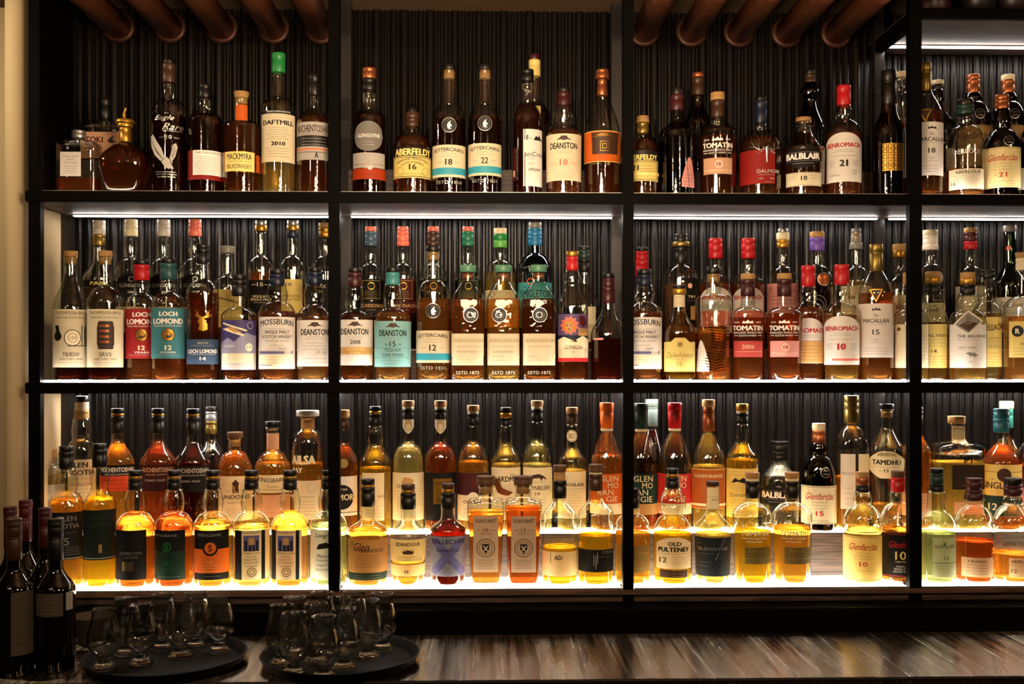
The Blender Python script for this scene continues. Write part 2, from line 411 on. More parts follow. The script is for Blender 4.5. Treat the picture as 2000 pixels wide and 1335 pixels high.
# ------------------------------------------------------------ the setting
ZF = {'T': TZ(376.5, 945, 0), 'M': TZ(747, 945, 0), 'B': TZ(1152, 945, 0)}
WY = .290                                   # face of the back panelling
ZCE = TZ(20, 945, WY)                       # ceiling
ZCT = TZ(1225, 945, 0)                      # counter top
XL, XR = TX(-260, .3), TX(2330, .3)
steel = pmat('frame', '060505', .5, .0, .03, .2, 0, 0, 90)
bright = pmat('metal_edge', '6a6460', .35, .8, .5, .1)
def woodm(name, c1, c2, rough=.55, sx=3, sz=60, ax='X'):
    m, nt, out = newmat(name); L = nt.links.new; p = node(nt, 'ShaderNodeBsdfPrincipled')
    tc = node(nt, 'ShaderNodeTexCoord'); mp = node(nt, 'ShaderNodeMapping'); mp.inputs['Scale'].default_value = (sx, sz, sz)
    wv = node(nt, 'ShaderNodeTexNoise'); wv.inputs['Scale'].default_value = 2.2; wv.inputs['Detail'].default_value = 8; wv.inputs['Distortion'].default_value = 1.4
    cr = node(nt, 'ShaderNodeValToRGB'); cr.color_ramp.elements[0].position = .35; cr.color_ramp.elements[0].color = lin(c1)
    cr.color_ramp.elements[1].position = .68; cr.color_ramp.elements[1].color = lin(c2)
    L(tc.outputs['Object'], mp.inputs[0]); L(mp.outputs[0], wv.inputs['Vector']); L(wv.outputs['Fac'], cr.inputs[0]); L(cr.outputs[0], p.inputs['Base Color'])
    b = node(nt, 'ShaderNodeBump'); b.inputs['Strength'].default_value = .3; b.inputs['Distance'].default_value = .001
    L(wv.outputs['Fac'], b.inputs['Height']); L(b.outputs[0], p.inputs['Normal'])
    p.inputs['Roughness'].default_value = rough; L(p.outputs[0], out.inputs[0]); return m
smoked = woodm('smoked_oak', '261d18', '5e4a3e')
plaster = pmat('plaster', 'b3a07c', .8, 0, .2, .10, 0, .15, 14)
ceilm = pmat('ceiling_paint', '5a4632', .85, 0, .2, .1, 0, .1, 20)
def struct(o): o['kind'] = 'structure'; return o
# fluted back panelling: narrow and wide half-round ribs
def flutes(x0, x1, yb, z0, z1):
    bm = bmesh.new(); pts = []; x = x0; i = 0; rnd = random.Random(4)
    while x < x1:
        wdt = (.024, .012, .018)[i % 3]*rnd.uniform(.85, 1.15); dp = wdt*.4; i += 1
        for q in range(7):
            t = q/7; pts.append((x+wdt*t, yb-dp*math.sin(math.pi*t)**.7 if q else yb))
        x += wdt
        pts.append((x, yb)); x += .0035
    pts.append((x1+.01, yb))
    lo = [bm.verts.new((a, b, z0)) for a, b in pts]; hi = [bm.verts.new((a, b, z1)) for a, b in pts]
    for i in range(len(pts)-1): bm.faces.new((lo[i], lo[i+1], hi[i+1], hi[i]))
    bk = [bm.verts.new((q, yb+.02, z)) for q, z in ((pts[0][0], z0), (pts[-1][0], z0), (pts[-1][0], z1), (pts[0][0], z1))]
    bm.faces.new(bk[::-1]); bm.faces.new((lo[0], hi[0], bk[3], bk[0])); bm.faces.new((hi[-1], lo[-1], bk[1], bk[2]))
    bm.faces.new(hi+[bk[2], bk[3]]); bm.faces.new((lo+[bk[1], bk[0]])[::-1])
    return tomesh(bm, 'panelling')
XP = TX(114, WY)
pm = pmat('dark_panelling', '100c0a', .30, .0, .22, .25, 0, 0, 40)
struct(link('wall_back', flutes(XP, XR, WY+.010, 0, ZCE), [pm], smooth=False))
struct(box('wall_left', XL-.4, XP, WY+.012, WY+.05, 0, ZCE, plaster, bev=0))
# rounded plaster pier left of the shelving
xa, xb = TX(4, .03), TX(53, .03)
bm = bmesh.new(); pts = []
for i in range(17):
    t = math.pi*i/16; pts.append(((xa+xb)/2-(xb-xa)/2*math.cos(t), .05-.030*math.sin(t)))
pts += [(xb, WY+.012), (xa, WY+.012)]
lo = [bm.verts.new((a, b, 0)) for a, b in pts]; hi = [bm.verts.new((a, b, ZCE)) for a, b in pts]
for i in range(len(pts)): j = (i+1) % len(pts); bm.faces.new((lo[i], lo[j], hi[j], hi[i]))
bm.faces.new(lo[::-1]); bm.faces.new(hi)
struct(link('trim_1', tomesh(bm, 'pier'), [plaster], smooth=False))
struct(box('ceiling', XL-.6, XR+.8, -3.2, WY+.05, ZCE, ZCE+.05, ceilm, bev=0))
struct(box('floor', XL-.6, XR+.8, -3.2, WY+.05, -.05, 0, pmat('floor_tile', '1c1815', .5), bev=0))
# ------------------------------------------------------------ copper pipes under the ceiling
cop = pmat('copper', 'b4683e', .36, .7, .5, .65, 0, .35, 26)
zp = TZ(59, 945, WY)
def pipe(px, lab):
    X = TX(px, WY); o = empty('copper_pipe', (X, WY-.002, zp)); tag(o, lab, 'pipe', 'copper pipes under the ceiling')
    r = .0315
    bm = lathe([(r-.003, 0), (r, 0), (r, .62), (r-.003, .62)], 40)
    me = tomesh(bm, 'tube'); me.transform(Matrix.Rotation(math.pi/2, 4, 'X')); link('tube', me, [cop], o, True)
    bm = lathe([(r, 0), (.040, 0), (.041, .004), (.040, .008), (r+.002, .010), (r, .010)], 40)
    me = tomesh(bm, 'flange'); me.transform(Matrix.Rotation(math.pi/2, 4, 'X')); link('wall_flange', me, [pmat('dark_copper', '4a2c1e', .45, .6, .4, .4, 0, .2, 40)], o, True)
for px, lab in zip((233, 333, 434, 535, 627, 1258, 1350, 1443, 1536, 1632),
    ('copper ceiling pipe nearest the left wall', 'copper ceiling pipe second from the left wall', 'copper ceiling pipe in the middle of the left five',
     'copper ceiling pipe above the green capped bottle', 'copper ceiling pipe partly behind the second front post', 'copper ceiling pipe partly behind the third front post',
     'copper ceiling pipe above the tall bottle with brown cap', 'copper ceiling pipe in the middle of the right five', 'copper ceiling pipe second from the raised right shelf',
     'copper ceiling pipe nearest the raised right shelf')): pipe(px, lab)
# ------------------------------------------------------------ shelving unit
unit = empty('shelving_unit', (TX(66, 0), .012, 0)); tag(unit, 'black steel back bar shelving with three shelves and upright posts', 'shelving')
def ubox(name, *a, **k):
    o = box(name, *a, **k); o.parent = unit; o.matrix_parent_inverse = Matrix.Translation(-Vector(unit.location)); return o
FP = [(55, 78), (641, 663), (1217, 1238), (1777, 1801)]
RPX = [(116, 140), (664, 686), (1194, 1216), (1708, 1728)]
fr = .024
for i, (a, b) in enumerate(FP):
    ubox('front_post', TX(a, 0), TX(b, 0), 0, fr, ZCT+.0002, ZCE-.0005, steel)
for a, b in RPX: ubox('rear_post', TX(a, .221), TX(b, .221), .221, .245, ZCT+.0002, ZCE-.0005, pmat('rear_post', '1a1717', .36, .2, .4, .1), None)
xl, xr = TX(50, 0), XR
BT = .0235
def board(z, name='shelf_board', x0=xl, x1=xr):
    ubox('front_rail', x0, x1, -.004, .010, z-BT, z+.0006, steel)
    ubox(name, x0+.006, x1, .010, WY-.012, z-BT, z, smoked, None)
for q in 'TM': board(ZF[q])
ubox('front_rail', TX(55, 0), xr, -.004, .006, ZF['B']-.012, ZF['B']-.001, woodm('oak_edge', '3c2a20', '6a4c3a'))
ubox('shelf_board', TX(55, 0), xr, .006, WY-.012, ZF['B']-.03, ZF['B']-.001, smoked)
ZR = TZ(17, 1880, 0)
ubox('front_rail', TX(1786, 0), xr, -.004, .010, ZR-BT, ZR+.0006, steel)
ubox('shelf_board', TX(1781, 0), xr, .010, WY-.012, ZR-BT, ZR, smoked)
ubox('side_rail', TX(1779, 0), TX(1779, 0)+.022, .024, WY-.012, ZR-.036, ZR-.004, steel)
for px in (66, 652, 1228, 1789):
    for q in 'TM':
        pass
ubox('side_panel', TX(78, 0)-.020, TX(78, 0)-.010, .0245, .2205, ZF['T']+.0002, ZCE-.0005, steel)
bp = empty('back_panel', (0, -.033, ZCT)); tag(bp, 'black back panel between the lowest shelf and the steel counter', 'panel')
lam = pmat('black_laminate', '060505', .5, 0, .03)
box('board', TX(40, 0), xr, -.033, .0325, .0003, ZF['B']-.0305-ZCT, lam, bp)
# counter: brushed stainless with a front lip
m, nt, out = newmat('brushed_steel'); L = nt.links.new
p = node(nt, 'ShaderNodeBsdfPrincipled'); p.inputs['Metallic'].default_value = 1; p.inputs['Base Color'].default_value = lin('8c8070')
p.inputs['Roughness'].default_value = .3; p.inputs['Anisotropic'].default_value = 1; tg = node(nt, 'ShaderNodeCombineXYZ'); tg.inputs[1].default_value = 1; L(tg.outputs[0], p.inputs['Tangent'])
tc = node(nt, 'ShaderNodeTexCoord'); mp = node(nt, 'ShaderNodeMapping'); mp.inputs['Scale'].default_value = (3, 260, 1)
nz = node(nt, 'ShaderNodeTexNoise'); nz.inputs['Scale'].default_value = 5; nz.inputs['Detail'].default_value = 6
mr = node(nt, 'ShaderNodeMapRange'); mr.inputs[3].default_value = .15; mr.inputs[4].default_value = .30
b = node(nt, 'ShaderNodeBump'); b.inputs['Strength'].default_value = .10; b.inputs['Distance'].default_value = .0005
L(tc.outputs['Object'], mp.inputs[0]); L(mp.outputs[0], nz.inputs['Vector']); 
mp2 = node(nt, 'ShaderNodeMapping'); mp2.inputs['Scale'].default_value = (34, .8, 1); n2 = node(nt, 'ShaderNodeTexNoise'); n2.inputs['Scale'].default_value = 3; n2.inputs['Detail'].default_value = 4
mr.inputs[1].default_value = .3; mr.inputs[2].default_value = .7; L(tc.outputs['Object'], mp2.inputs[0]); L(mp2.outputs[0], n2.inputs['Vector']); L(n2.outputs['Fac'], mr.inputs[0]); L(mr.outputs[0], p.inputs['Roughness'])
L(nz.outputs['Fac'], b.inputs['Height']); L(b.outputs[0], p.inputs['Normal']); L(p.outputs[0], out.inputs[0]); steelc = m
CY = -.398
cnt = empty('steel_counter', (0, CY, 0)); tag(cnt, 'brushed stainless steel counter running below the shelves', 'counter')
def cbox(name, *a):
    o = box(name, *a); o.parent = cnt; o.matrix_parent_inverse = Matrix.Translation((0, -CY, 0)); return o
cbox('worktop', XL-.3, xr, CY, -.0001, ZCT-.03, ZCT, steelc)
cbox('front_lip', XL-.3, xr, CY-.003, CY, ZCT-.005, ZCT, bright)
cbox('front_edge', XL-.3, xr, CY-.0005, CY+.02, ZCT-.06, ZCT-.0305, lam)
cbox('cabinet_front', XL-.3, xr, CY+.03, CY+.05, 0, ZCT-.0605, lam)
# ------------------------------------------------------------ LED strips and light panels
ledm = emis('led_diffuser', (1, .90, .82, 1), LED); ledlo = emis('led_diffuser_front', (1, .90, .82, 1), LED*1.8)
ledhi = emis('led_diffuser_bright', (1, .90, .82, 1), LED*2.4)
leddim = emis('led_diffuser_top_shelf', (1, .84, .66, 1), LED*.36)
panm = emis('light_panel', (1, .86, .68, 1), PANEL); panr = emis('riser_light_panel', (1, .84, .62, 1), PANEL*1.9)
alu = pmat('aluminium', '8f8a86', .4, .9)
BAYS = [(78, 641), (663, 1217), (1238, 1777), (1801, 2330)]
BN = ['left bay', 'second bay', 'third bay', 'right bay']
def strip(x0, x1, y, z, up, lab, m, grp, h=.0055, dpt=.012):
    o = empty('led_strip', ((x0+x1)/2, y, z)); tag(o, lab, 'light', grp); hw = (x1-x0)/2
    if up:      # channel lying on the shelf just behind its front edge, facing back and up
        
        if h > .005: box('channel', -hw, hw, -.001, .005, 0, .0012, alu, o, 0); box('diffuser', -hw, hw, -.0005, .0045, .0012, h, m, o, 0)
        else: box('channel', -hw, hw, -.0012, 0, 0, h, alu, o, 0); box('diffuser', -hw, hw, .0, .004, 0, h-.0008, m, o, 0)
    else:
        box('channel', -hw, hw, -dpt/2, dpt/2, -.003, 0, alu, o, 0); box('diffuser', -hw, hw, -dpt/2, dpt/2, -h, -.003, m, o, 0)
RYF = .140
for i, (a, b) in enumerate(BAYS):
    x0, x1 = TX(a, 0)+.002, TX(b, 0)-.002
    ux0 = TX(145, .2) if i == 0 else x0
    strip(ux0, x1, .200, ZF['T']-BT, 0, 'white LED strip under the top shelf, '+BN[i], ledm, 'LED strips')
    strip(ux0, x1, .200, ZF['M']-BT, 0, 'white LED strip under the middle shelf, '+BN[i], ledhi, 'LED strips', h=.0045)
    strip(x0, x1, .0135, ZF['M'], 1, 'white LED strip along the middle shelf front edge, '+BN[i], ledlo, 'LED strips')
    strip(x0, x1, .0135, ZF['T'], 1, 'white LED strip along the top shelf front edge, '+BN[i], leddim if i < 3 else ledlo, 'LED strips', h=.004)
    if i == 3: strip(TX(1728, .2), x1, .200, ZR-BT, 0, 'white LED strip under the raised top right shelf', ledm, 'LED strips')
    o = empty('light_panel', ((x0+x1)/2, .07, ZF['B'])); tag(o, 'glowing white light panel on the lowest shelf, '+BN[i], 'light', 'shelf light panels')
    hw = (x1-x0)/2
    box('diffuser', -hw, hw, -.060, RYF-.0712, -.0008, .0012, panm, o, 0)
    box('front_edge', -hw, hw, -.064, -.0602, -.0008, .0016, alu, o, 0)
    # risers
    for q, h in (('T', .077), ('M', .077), ('B', .104)):
        r = empty('riser', ((x0+x1)/2, RYF, ZF[q])); tag(r, 'dark wooden riser for the back row on the %s shelf, %s' % ({'T': 'top', 'M': 'middle', 'B': 'lowest'}[q], BN[i]), 'riser', 'shelf risers')
        bmr = bmesh.new(); xm = (x0+x1)/2; n0 = TX((142, 689, 1219, 1731)[i], .221)-xm; n1 = TX((661, 1191, 1705, 2400)[i], .221)-xm; n1 = min(n1, hw)
        fx = -hw if (q != 'T' or i) else n0
        fp = [(fx, 0), (hw, 0), (hw, .0795), (n1, .0795), (n1, WY-.022-RYF), (n0, WY-.022-RYF), (n0, .0795), (fx, .0795)]
        fp = [p for j, p in enumerate(fp) if j == 0 or (abs(p[0]-fp[j-1][0])+abs(p[1]-fp[j-1][1])) > 1e-5]
        l0 = [bmr.verts.new((x, y, .0002)) for x, y in fp]; l1 = [bmr.verts.new((x, y, h)) for x, y in fp]
        for j in range(len(fp)): q2 = (j+1) % len(fp); bmr.faces.new((l0[j], l0[q2], l1[q2], l1[j]))
        bmr.faces.new(l0[::-1]); bmr.faces.new(l1)
        link('riser_board', tomesh(bmr, 'riser_board'), [smoked], r)
        if q == 'M': box('edge_trim', -hw, hw, -.0012, 0, h-.003, h, alu, r, 0)
        if q == 'B':
            box('diffuser', -hw, hw, .001, .0795, h+.0001, h+.0015, panr, r, 0)
# ------------------------------------------------------------ rows of bottles
SFX = {'TF': (' on the top shelf', 'bottles on the top shelf'), 'TK': (', back row of the top shelf', 'bottles on the top shelf'),
 'MF': ', front row of middle shelf', 'MK': ', back row of middle shelf', 'BF': ', front row of lowest shelf', 'BK': ', back row of lowest shelf'}
for r, Y, z in (('TF', .062, ZF['T']+.0004), ('TK', .180, ZF['T']+.0774), ('MF', .062, ZF['M']+.0004), ('MK', .180, ZF['M']+.0774), ('BF', .062, ZF['B']+.0014), ('BK', .180, ZF['B']+.1057)):
    sname = {'T': 'top', 'M': 'middle', 'B': 'lowest'}[r[0]]
    ROWS[r] = dict(Y=Y, z=z, sfx=', %s shelf %s row' % (sname, 'front' if r[1] == 'F' else 'back'), grp='whisky bottles on the %s shelf, %s row' % (sname, 'front' if r[1] == 'F' else 'back'))
# ------------------------------------------------------------ bottles. Label items: t text, a arched text, b bar, d disc, r ring, p polygon, o outline, f fine print rules
B = Bot
I = 'ink'
def fine(dx, y0, y1, n, w, c='grey'): return ('f', dx, y0, y1, n, w, c)
# ---- top shelf, first bay
B('TF', 153, 255, 78, [(270, 27, 'steel')], (24, 276, 0), 288, 'q', ('copper', 349), cross='s', dep=.55, desc='small square flask with metal screw cap and little white label',
  labels=[(300, 347, 125, 165, 'white', [('t', 'SINGLE MALT', 0, 309, 30, 3, 'grey'), ('t', 'FROM', 0, 315, 12, 3, 'grey'), ('t', 'SCOTLAND', 0, 321, 26, 3, 'grey'), fine(0, 328, 341, 4, 30)])])
B('TK', 205, 194, 88, [(232, 26, 'black')], (24, 240, 0), 254, 'q', ('amber', 262), cross='s', dep=.5, Y=.165, desc='square bottle with peach label half hidden behind the gold figurine bottle',
  labels=[(262, 313, 165, 244, 'peach', [('t', 'TOKI', -13, 277, 34, 12, 'dred', .02), ('t', 'WHISKY', -18, 286, 24, 4, 'dred'), ('p', [(12, 280), (20, 272), (26, 270), (22, 277), (30, 281), (20, 284)], 'ink'), fine(-14, 291, 307, 5, 30, 'copper')])])
def horse(s):
    o = s.o; b = s.base; k = s.k
    bm = lathe([(0, (b-234)*k), (3.4*k, (b-233)*k), (2.2*k, (b-229)*k), (3.6*k, (b-224)*k), (2.6*k, (b-218)*k), (1.4*k, (b-214)*k), (2.6*k, (b-210)*k), (0, (b-206)*k)], 16)
    me = tomesh(bm, 'figurine'); [v.co.__setitem__(0, v.co.x+.004*math.sin(v.co.z*160)*0.6) for v in me.vertices]
    link('figurine', me, [capm('gold')], o, True)
B('TF', 241, 232, 92, [(239, 34, 'gold', 38), (247, 30, 'gold'), (276, 22, 'gold')], (24, 280, 0), 322, 'd', ('deep', 282), wb=64, cross='h', dep=.95, lip=1, desc='faceted round bottle with gold figurine stopper', extra=horse)
def eagle(c='silver'):
    w = [('p', [(-33, 271), (-29, 268), (-14, 296), (-8, 314), (-15, 321), (-26, 308), (-32, 290)], 'lgrey')]+[('p', [(-31+i*1.5, 280+i*5), (-30.4+i*1.5, 280+i*5), (-18+i*2, 308+i*2.4), (-19+i*2, 308.6+i*2.4)], 'ink') for i in range(5)]
    v = [('p', [(8, 288), (13, 285), (16, 293), (12, 310), (5, 322), (1, 315)], 'lgrey')]+[('p', [(9+i*1.6, 292+i*3), (9.6+i*1.6, 292+i*3), (5+i, 312+i), (4.4+i, 312+i)], 'ink') for i in range(3)]
    return [('t', 'Eagle', -8, 238, 36, 12, c, .0, .5), ('t', 'Rare', 7, 254, 40, 13, c, .0, .5), ('b', -12, 262, 24, 262.8, c), ('t', 'AGED', -14, 275, 9, 2.6, c), ('t', '10', 0, 274, 10, 7, c), ('t', 'YEARS', 14, 275, 10, 2.6, c)]+w+v+[
      ('p', [(-14, 322), (-6, 312), (2, 318), (4, 328), (0, 336), (-8, 332)], 'lgrey'), ('p', [(-1, 328), (6, 330), (9, 335), (2, 335)], 'lgrey'), ('t', 'KENTUCKY STRAIGHT', -4, 346, 38, 2.6, c), ('t', 'BOURBON WHISKEY', -4, 351, 34, 2.6, c), ('b', -24, 341, 12, 341.8, c)]
B('TF', 330, 117, 68, [(125, 22, 'black'), (162, 25, 'brown')], (24, 194, .5), 216, 'd', ('darkred', 228), desc='tall clear bottle with white script and eagle print',
  labels=[(220, 360, 296, 364, None, eagle())])
B('TF', 402, 166, 66, [(192, 24, 'black')], (25, 218, 1), 238, 'd', ('darkred', 226), desc='dark red bottle with white label and black cap', labels=[
  (299, 356, 370, 437, '8e1c14', [('b', -24, 299.5, 34, 347, 'white'), ('t', 'THE GAULDRONS', 4, 304, 50, 4, 'brown'), fine(0, 312, 343, 9, 46)])])
B('TF', 470, 180, 73, [(192, 30, 'cork', 26)], (27, 240, 0), 254, 'q', ('deep', 246), lip=1, plug=(24, 12, 'tan'), desc='bottle with orange neck sleeve and orange yellow label', labels=[
  (207, 237, 456, 484, 'orange', []), (302, 341, 438, 496, 'gold', [('b', -27, 303, 27, 340, 'yel'), ('t', 'MACKMYRA', -1, 312, 46, 12, I, .02), ('t', 'SVENSK SINGLE MALT WHISKY', -1, 321.5, 44, 2.6, I), ('t', 'BRUKSWHISKY', -1, 331, 46, 9, I, .005)]), (306, 340, 498, 508, 'orange', [fine(0, 310, 338, 6, 8, I)])])
B('TF', 544, 105, 67, [(143, 27, 'green')], (27, 192, .4), 214, 'd', ('straw', 222), desc='tall pale bottle with bright green cap and long cream label', labels=[
  (222, 228, 512, 576, 'black', [('t', 'SINGLE FARM ESTATE', 0, 225, 44, 3, 'white')]), (229, 322, 512, 575, 'cream', [fine(0, 232, 237, 2, 46), ('t', 'DAFTMILL', 0, 246, 56, 9, I, .025), fine(0, 256, 278, 6, 46), ('t', '2010', 0, 287, 27, 8, I, .02), fine(0, 296, 312, 4, 44)])])
B('TF', 614, 146, 68, [(187, 23, 'ink')], (21, 204, .4), 242, 's', ('deep', 226), desc='dark bottle with grey, black and orange striped label behind second post', labels=[
  (245, 318, 580, 648, 'lgrey', [('b', -34, 271, 34, 292, I), ('b', -34, 296, 34, 298.5, 'orange'), ('t', 'AUCHENTOSHAN', -1, 258, 60, 14, 'brown', .02), ('t', 'SINGLE MALT SCOTCH WHISKY', 0, 268, 50, 2.6, 'brown'), fine(0, 277, 289, 3, 52, 'lgrey'), ('t', 'A', 4, 309, 7, 11, I, .03), ('b', -30, 303, 30, 303.8, 'dred')])])
# ---- top shelf, second bay
B('TF', 721, 134, 66, [(155, 28, 'copper'), (178, 28, 'ink')], (29, 206, 1), 234, 's', ('darkred', 222), desc='dark bottle with copper stopper, grey oval badge and red band', labels=[
  (243, 301, 693, 747, 'grey', [('t', 'GLENGOYNE', 0, 271, 43, 7, 'white', .01), fine(0, 284, 289, 2, 24, 'lgrey')], 'oval'), (304, 333, 690, 751, 'lgrey', [('b', -29, 326, 29, 326.8, 'copper'), ('d', 2, 331, 6, 'lgrey'), ('t', '21', 2, 327, 8, 5, 'dred')]), (334, 355, 688, 754, 'a8380f', [fine(0, 346, 352, 2, 36, 'maroon')])])
def ksh(s):
    pass
B('TF', 805, 210, 74, [(220, 20, 'ink', 26), (232, 28, 'brown', 30), (248, 26, 'brown')], (27, 255, 0), 290, 'd', ('deep', 268), desc='short bottle with black and gold patterned label and knob stopper', labels=[
  (294, 353, 769, 843, 'yel', [('b', -38, 294, 38, 311, 'ink'), ('t', 'ABERFELDY', 0, 303, 66, 13, 'yel', .04), ('a', 'HIGHLAND SINGLE MALT', 0, 316, 60, 4.5, I, 8), ('a', 'SCOTCH WHISKY', 0, 323, 44, 4, I, 6), ('t', '16', 0, 332, 15, 11, I, .03), ('r', -24, 340, 8, 1, 'olive'), ('r', 24, 340, 8, 1, 'olive'), fine(0, 345, 350, 2, 60, I), ('o', -36, 313, 36, 351, .9, I)])])
def medal(s_or, y, dx=0, r=14.5, t='g'):
    return [('d', dx, y, r, 'black'), ('r', dx, y, r, 1.0, 'silver'), ('r', dx, y, r*.68, .5, 'grey')]
def unicorn(dx, y):
    return [('p', [(dx-3, y+6), (dx-4, y), (dx-2, y-4), (dx+3, y-8), (dx+2, y-3), (dx+6, y+1), (dx+5, y+3), (dx+1, y+1.5), (dx+4, y+7), (dx, y+8)], 'silver')]
def fetter(cx, y0, num, numc, row='TF', top=127, liq=('darkred', 232), d='', nb=204, ys=240):
    lx0, lx1 = cx-33, cx+32; my = y0-38
    B(row, cx, top, 66, [(top+11, 26, 'ink')], (28, nb, .3), ys, 'd', liq, lip=1, plug=(22, 16, 'cork'), desc=d, labels=[
      (my-16, my+16, cx-17, cx+17, None, medal(0, my)+unicorn(0, my)), (y0, y0+62, lx0, lx1, 'cream', [('b', -33, y0+44, 33, y0+57, 'teal'), ('a', 'FETTERCAIRN', 0, y0+9, 55, 7, I, 3), fine(0, y0+17, y0+22, 2, 40), ('t', num, 0, y0+33, 14, 12, numc, .02), ('b', -22, y0+33, -12, y0+33.7, 'grey'), ('b', 12, y0+33, 22, y0+33.7, 'grey')]),
      (y0+66, y0+80, cx-30, cx+30, None, [('t', 'ESTD 1824', 0, y0+72, 48, 6, 'silver')])])
fetter(877, 289, '18', I, d='tall bottle with unicorn badge, teal band and black number 18')
fetter(947, 286, '22', 'maroon', d='tall bottle with unicorn badge, teal band and brown number 22')
B('TF', 1030, 137, 58, [(160, 25, 'black')], (23, 190, 1.5), 234, 's', ('ruby', 206), desc='dark ruby bottle with narrow white vertical label', labels=[
  (258, 368, 1022, 1060, 'white', [('b', -16.5, 258, -15.2, 268, I), ('t', '18', -13, 274, 8, 10, I, .02), ('t', 'YEARS', -4.5, 276, 5, 3, I), ('p', [(1, 279), (6, 270), (9, 273), (12, 269), (14, 275), (18, 279)], I), ('t', 'anCnoc', 1, 306, 33, 9, I, .0), ('b', -16.5, 302, -15.2, 368, I), fine(-4, 310, 316, 3, 18), fine(-4, 323, 326, 2, 14), ('t', 'moo', 2, 336, 22, 5, I, 0, .4)]), (291, 356, 1001, 1008, 'dred', [('t', '1', 0, 342, 3, 12, 'peach')])])
B('TK', 1044, 107, 62, [(118, 21, 'maroon'), (150, 23, 'yel')], (23, 190, .8), 226, 's', ('darkred', 205), desc='tall dark bottle with yellow neck band behind the white vertical label', labels=[(212, 236, 1040, 1056, 'yel', [])])
def deanston(row, cx, top, y0, y1, colr, caps, cx_l=None, mid=(), liq=('copper', 258), d='', nb=246, ysh=264, bul=4, w=70, bw=28, num=()):
    B(row, cx, top, w, caps, (bw+6, nb, bul), ysh, 'd', liq, desc=d, wb=w-2, labels=[
      (y0, y1, cx-w/2+1, cx+w/2-1, colr, [('p', [(-15, y0+12), (-8, y0+8), (-5, y0+4), (6, y0+4), (8, y0+8), (16, y0+12), (6, y0+11), (0, y0+13), (-6, y0+11)], 'brown'), ('t', 'DEANSTON', 0, y0+23, 52, 12, I, .025), fine(0, y0+32, y0+36, 2, 36)]+list(num))])
deanston('TF', 1101, 172, 268, 358, 'cream', [(181, 25, 'ink'), (208, 25, 'maroon')], num=[('t', '18', 0, 323, 16, 12, 'coral', .02), ('t', 'AGED', -19, 326, 14, 5, 'pink'), ('t', 'YEARS', 19, 325, 14, 5, 'pink'), fine(0, 342, 352, 3, 44, 'pink')], d='bulb necked bottle with large cream label and red number')
def gmorange(row, cx, top, caps, y0, y1, colr, items, liq, d, ysh=905, nb=842, w=66, Y=None, lab=None):
    B(row, cx, top, w, caps, (22, nb, 0), ysh, 'c', liq, wb=w-3, desc=d, Y=Y, labels=[(y0, y1, cx-w/2+1, cx+w/2-1, colr, items)]+(lab or []))
gmorange('TF', 1177, 135, [(153, 25, 'copper', 28), (186, 18, 'copper', 22)], 261, 321, 'orange', [('o', -35, 261, 35, 321, 1, 'yel'), ('p', [(-21, 264), (31, 264), (29, 306), (-19, 306)], 'brown'), ('a', 'GLENMORANGIE', 4, 269, 48, 6, 'gold', 2), ('o', -4, 281, 13, 300, .8, 'gold'), ('o', 0, 286, 9, 295, .8, 'gold')], ('deep', 262), 'tapering bottle with copper stopper and orange framed label', nb=188, ysh=262, w=72, lab=[(320, 330, 1150, 1206, None, [('t', '18', 9, 324, 9, 7, 'tan', .01), ('b', -20, 324, -4, 324.7, 'tan')])])
# ---- top shelf, third bay
B('TF', 1257, 227, 62, [(240, 24, 'cork', 27), (262, 24, 'olive')], (26, 264, 0), 296, 'd', ('deep', 276), wb=62, desc='short bottle with gold label partly behind the third post', labels=[
  (299, 358, 1226, 1286, 'yel', [('b', -34, 299, 34, 318, 'ink'), ('t', 'ABERFELDY', 0, 312, 56, 10, 'yel', .04), ('t', '21', -13, 332, 13, 10, I, .03), fine(8, 324, 340, 4, 26, I), ('b', -34, 341, 34, 347, 'yel'), ('o', -28, 320, 28, 356, .8, I)])])
def twist(s):
    bm = bmesh.new()
    for j in range(34):
        y = s.base-8-j*3.6; a = .75-.012*j
        r = s.rad(y)*s.k; x = r*math.sin(a); yy = -r*math.cos(a)
        bmesh.ops.create_icosphere(bm, subdivisions=1, radius=.0017, matrix=Matrix.Translation((x, yy, (s.base-y)*s.k)))
    link('embossing', tomesh(bm, 'embossing'), [gmat('dark')], s.o, True)
B('TF', 1321, 172, 70, [(186, 24, 'ink'), (217, 28, 'maroon')], (26, 236, .5), 262, 's', ('darkred', 248), glass='dark', desc='very dark bottle with pink flame sticker low on its right', extra=twist, labels=[
  (312, 370, 1330, 1354, 'pink', [('r', 2, 332, 3.5, .8, 'coral'), fine(0, 347, 366, 4, 18, 'dred')], 'drop')])
B('TK', 1363, 143, 56, [(152, 24, 'copper'), (187, 25, 'brown')], (24, 200, 1), 250, 's', ('darkred', 230), glass='dark', desc='tall dark bottle with brown gold capsule behind the flame sticker bottle')
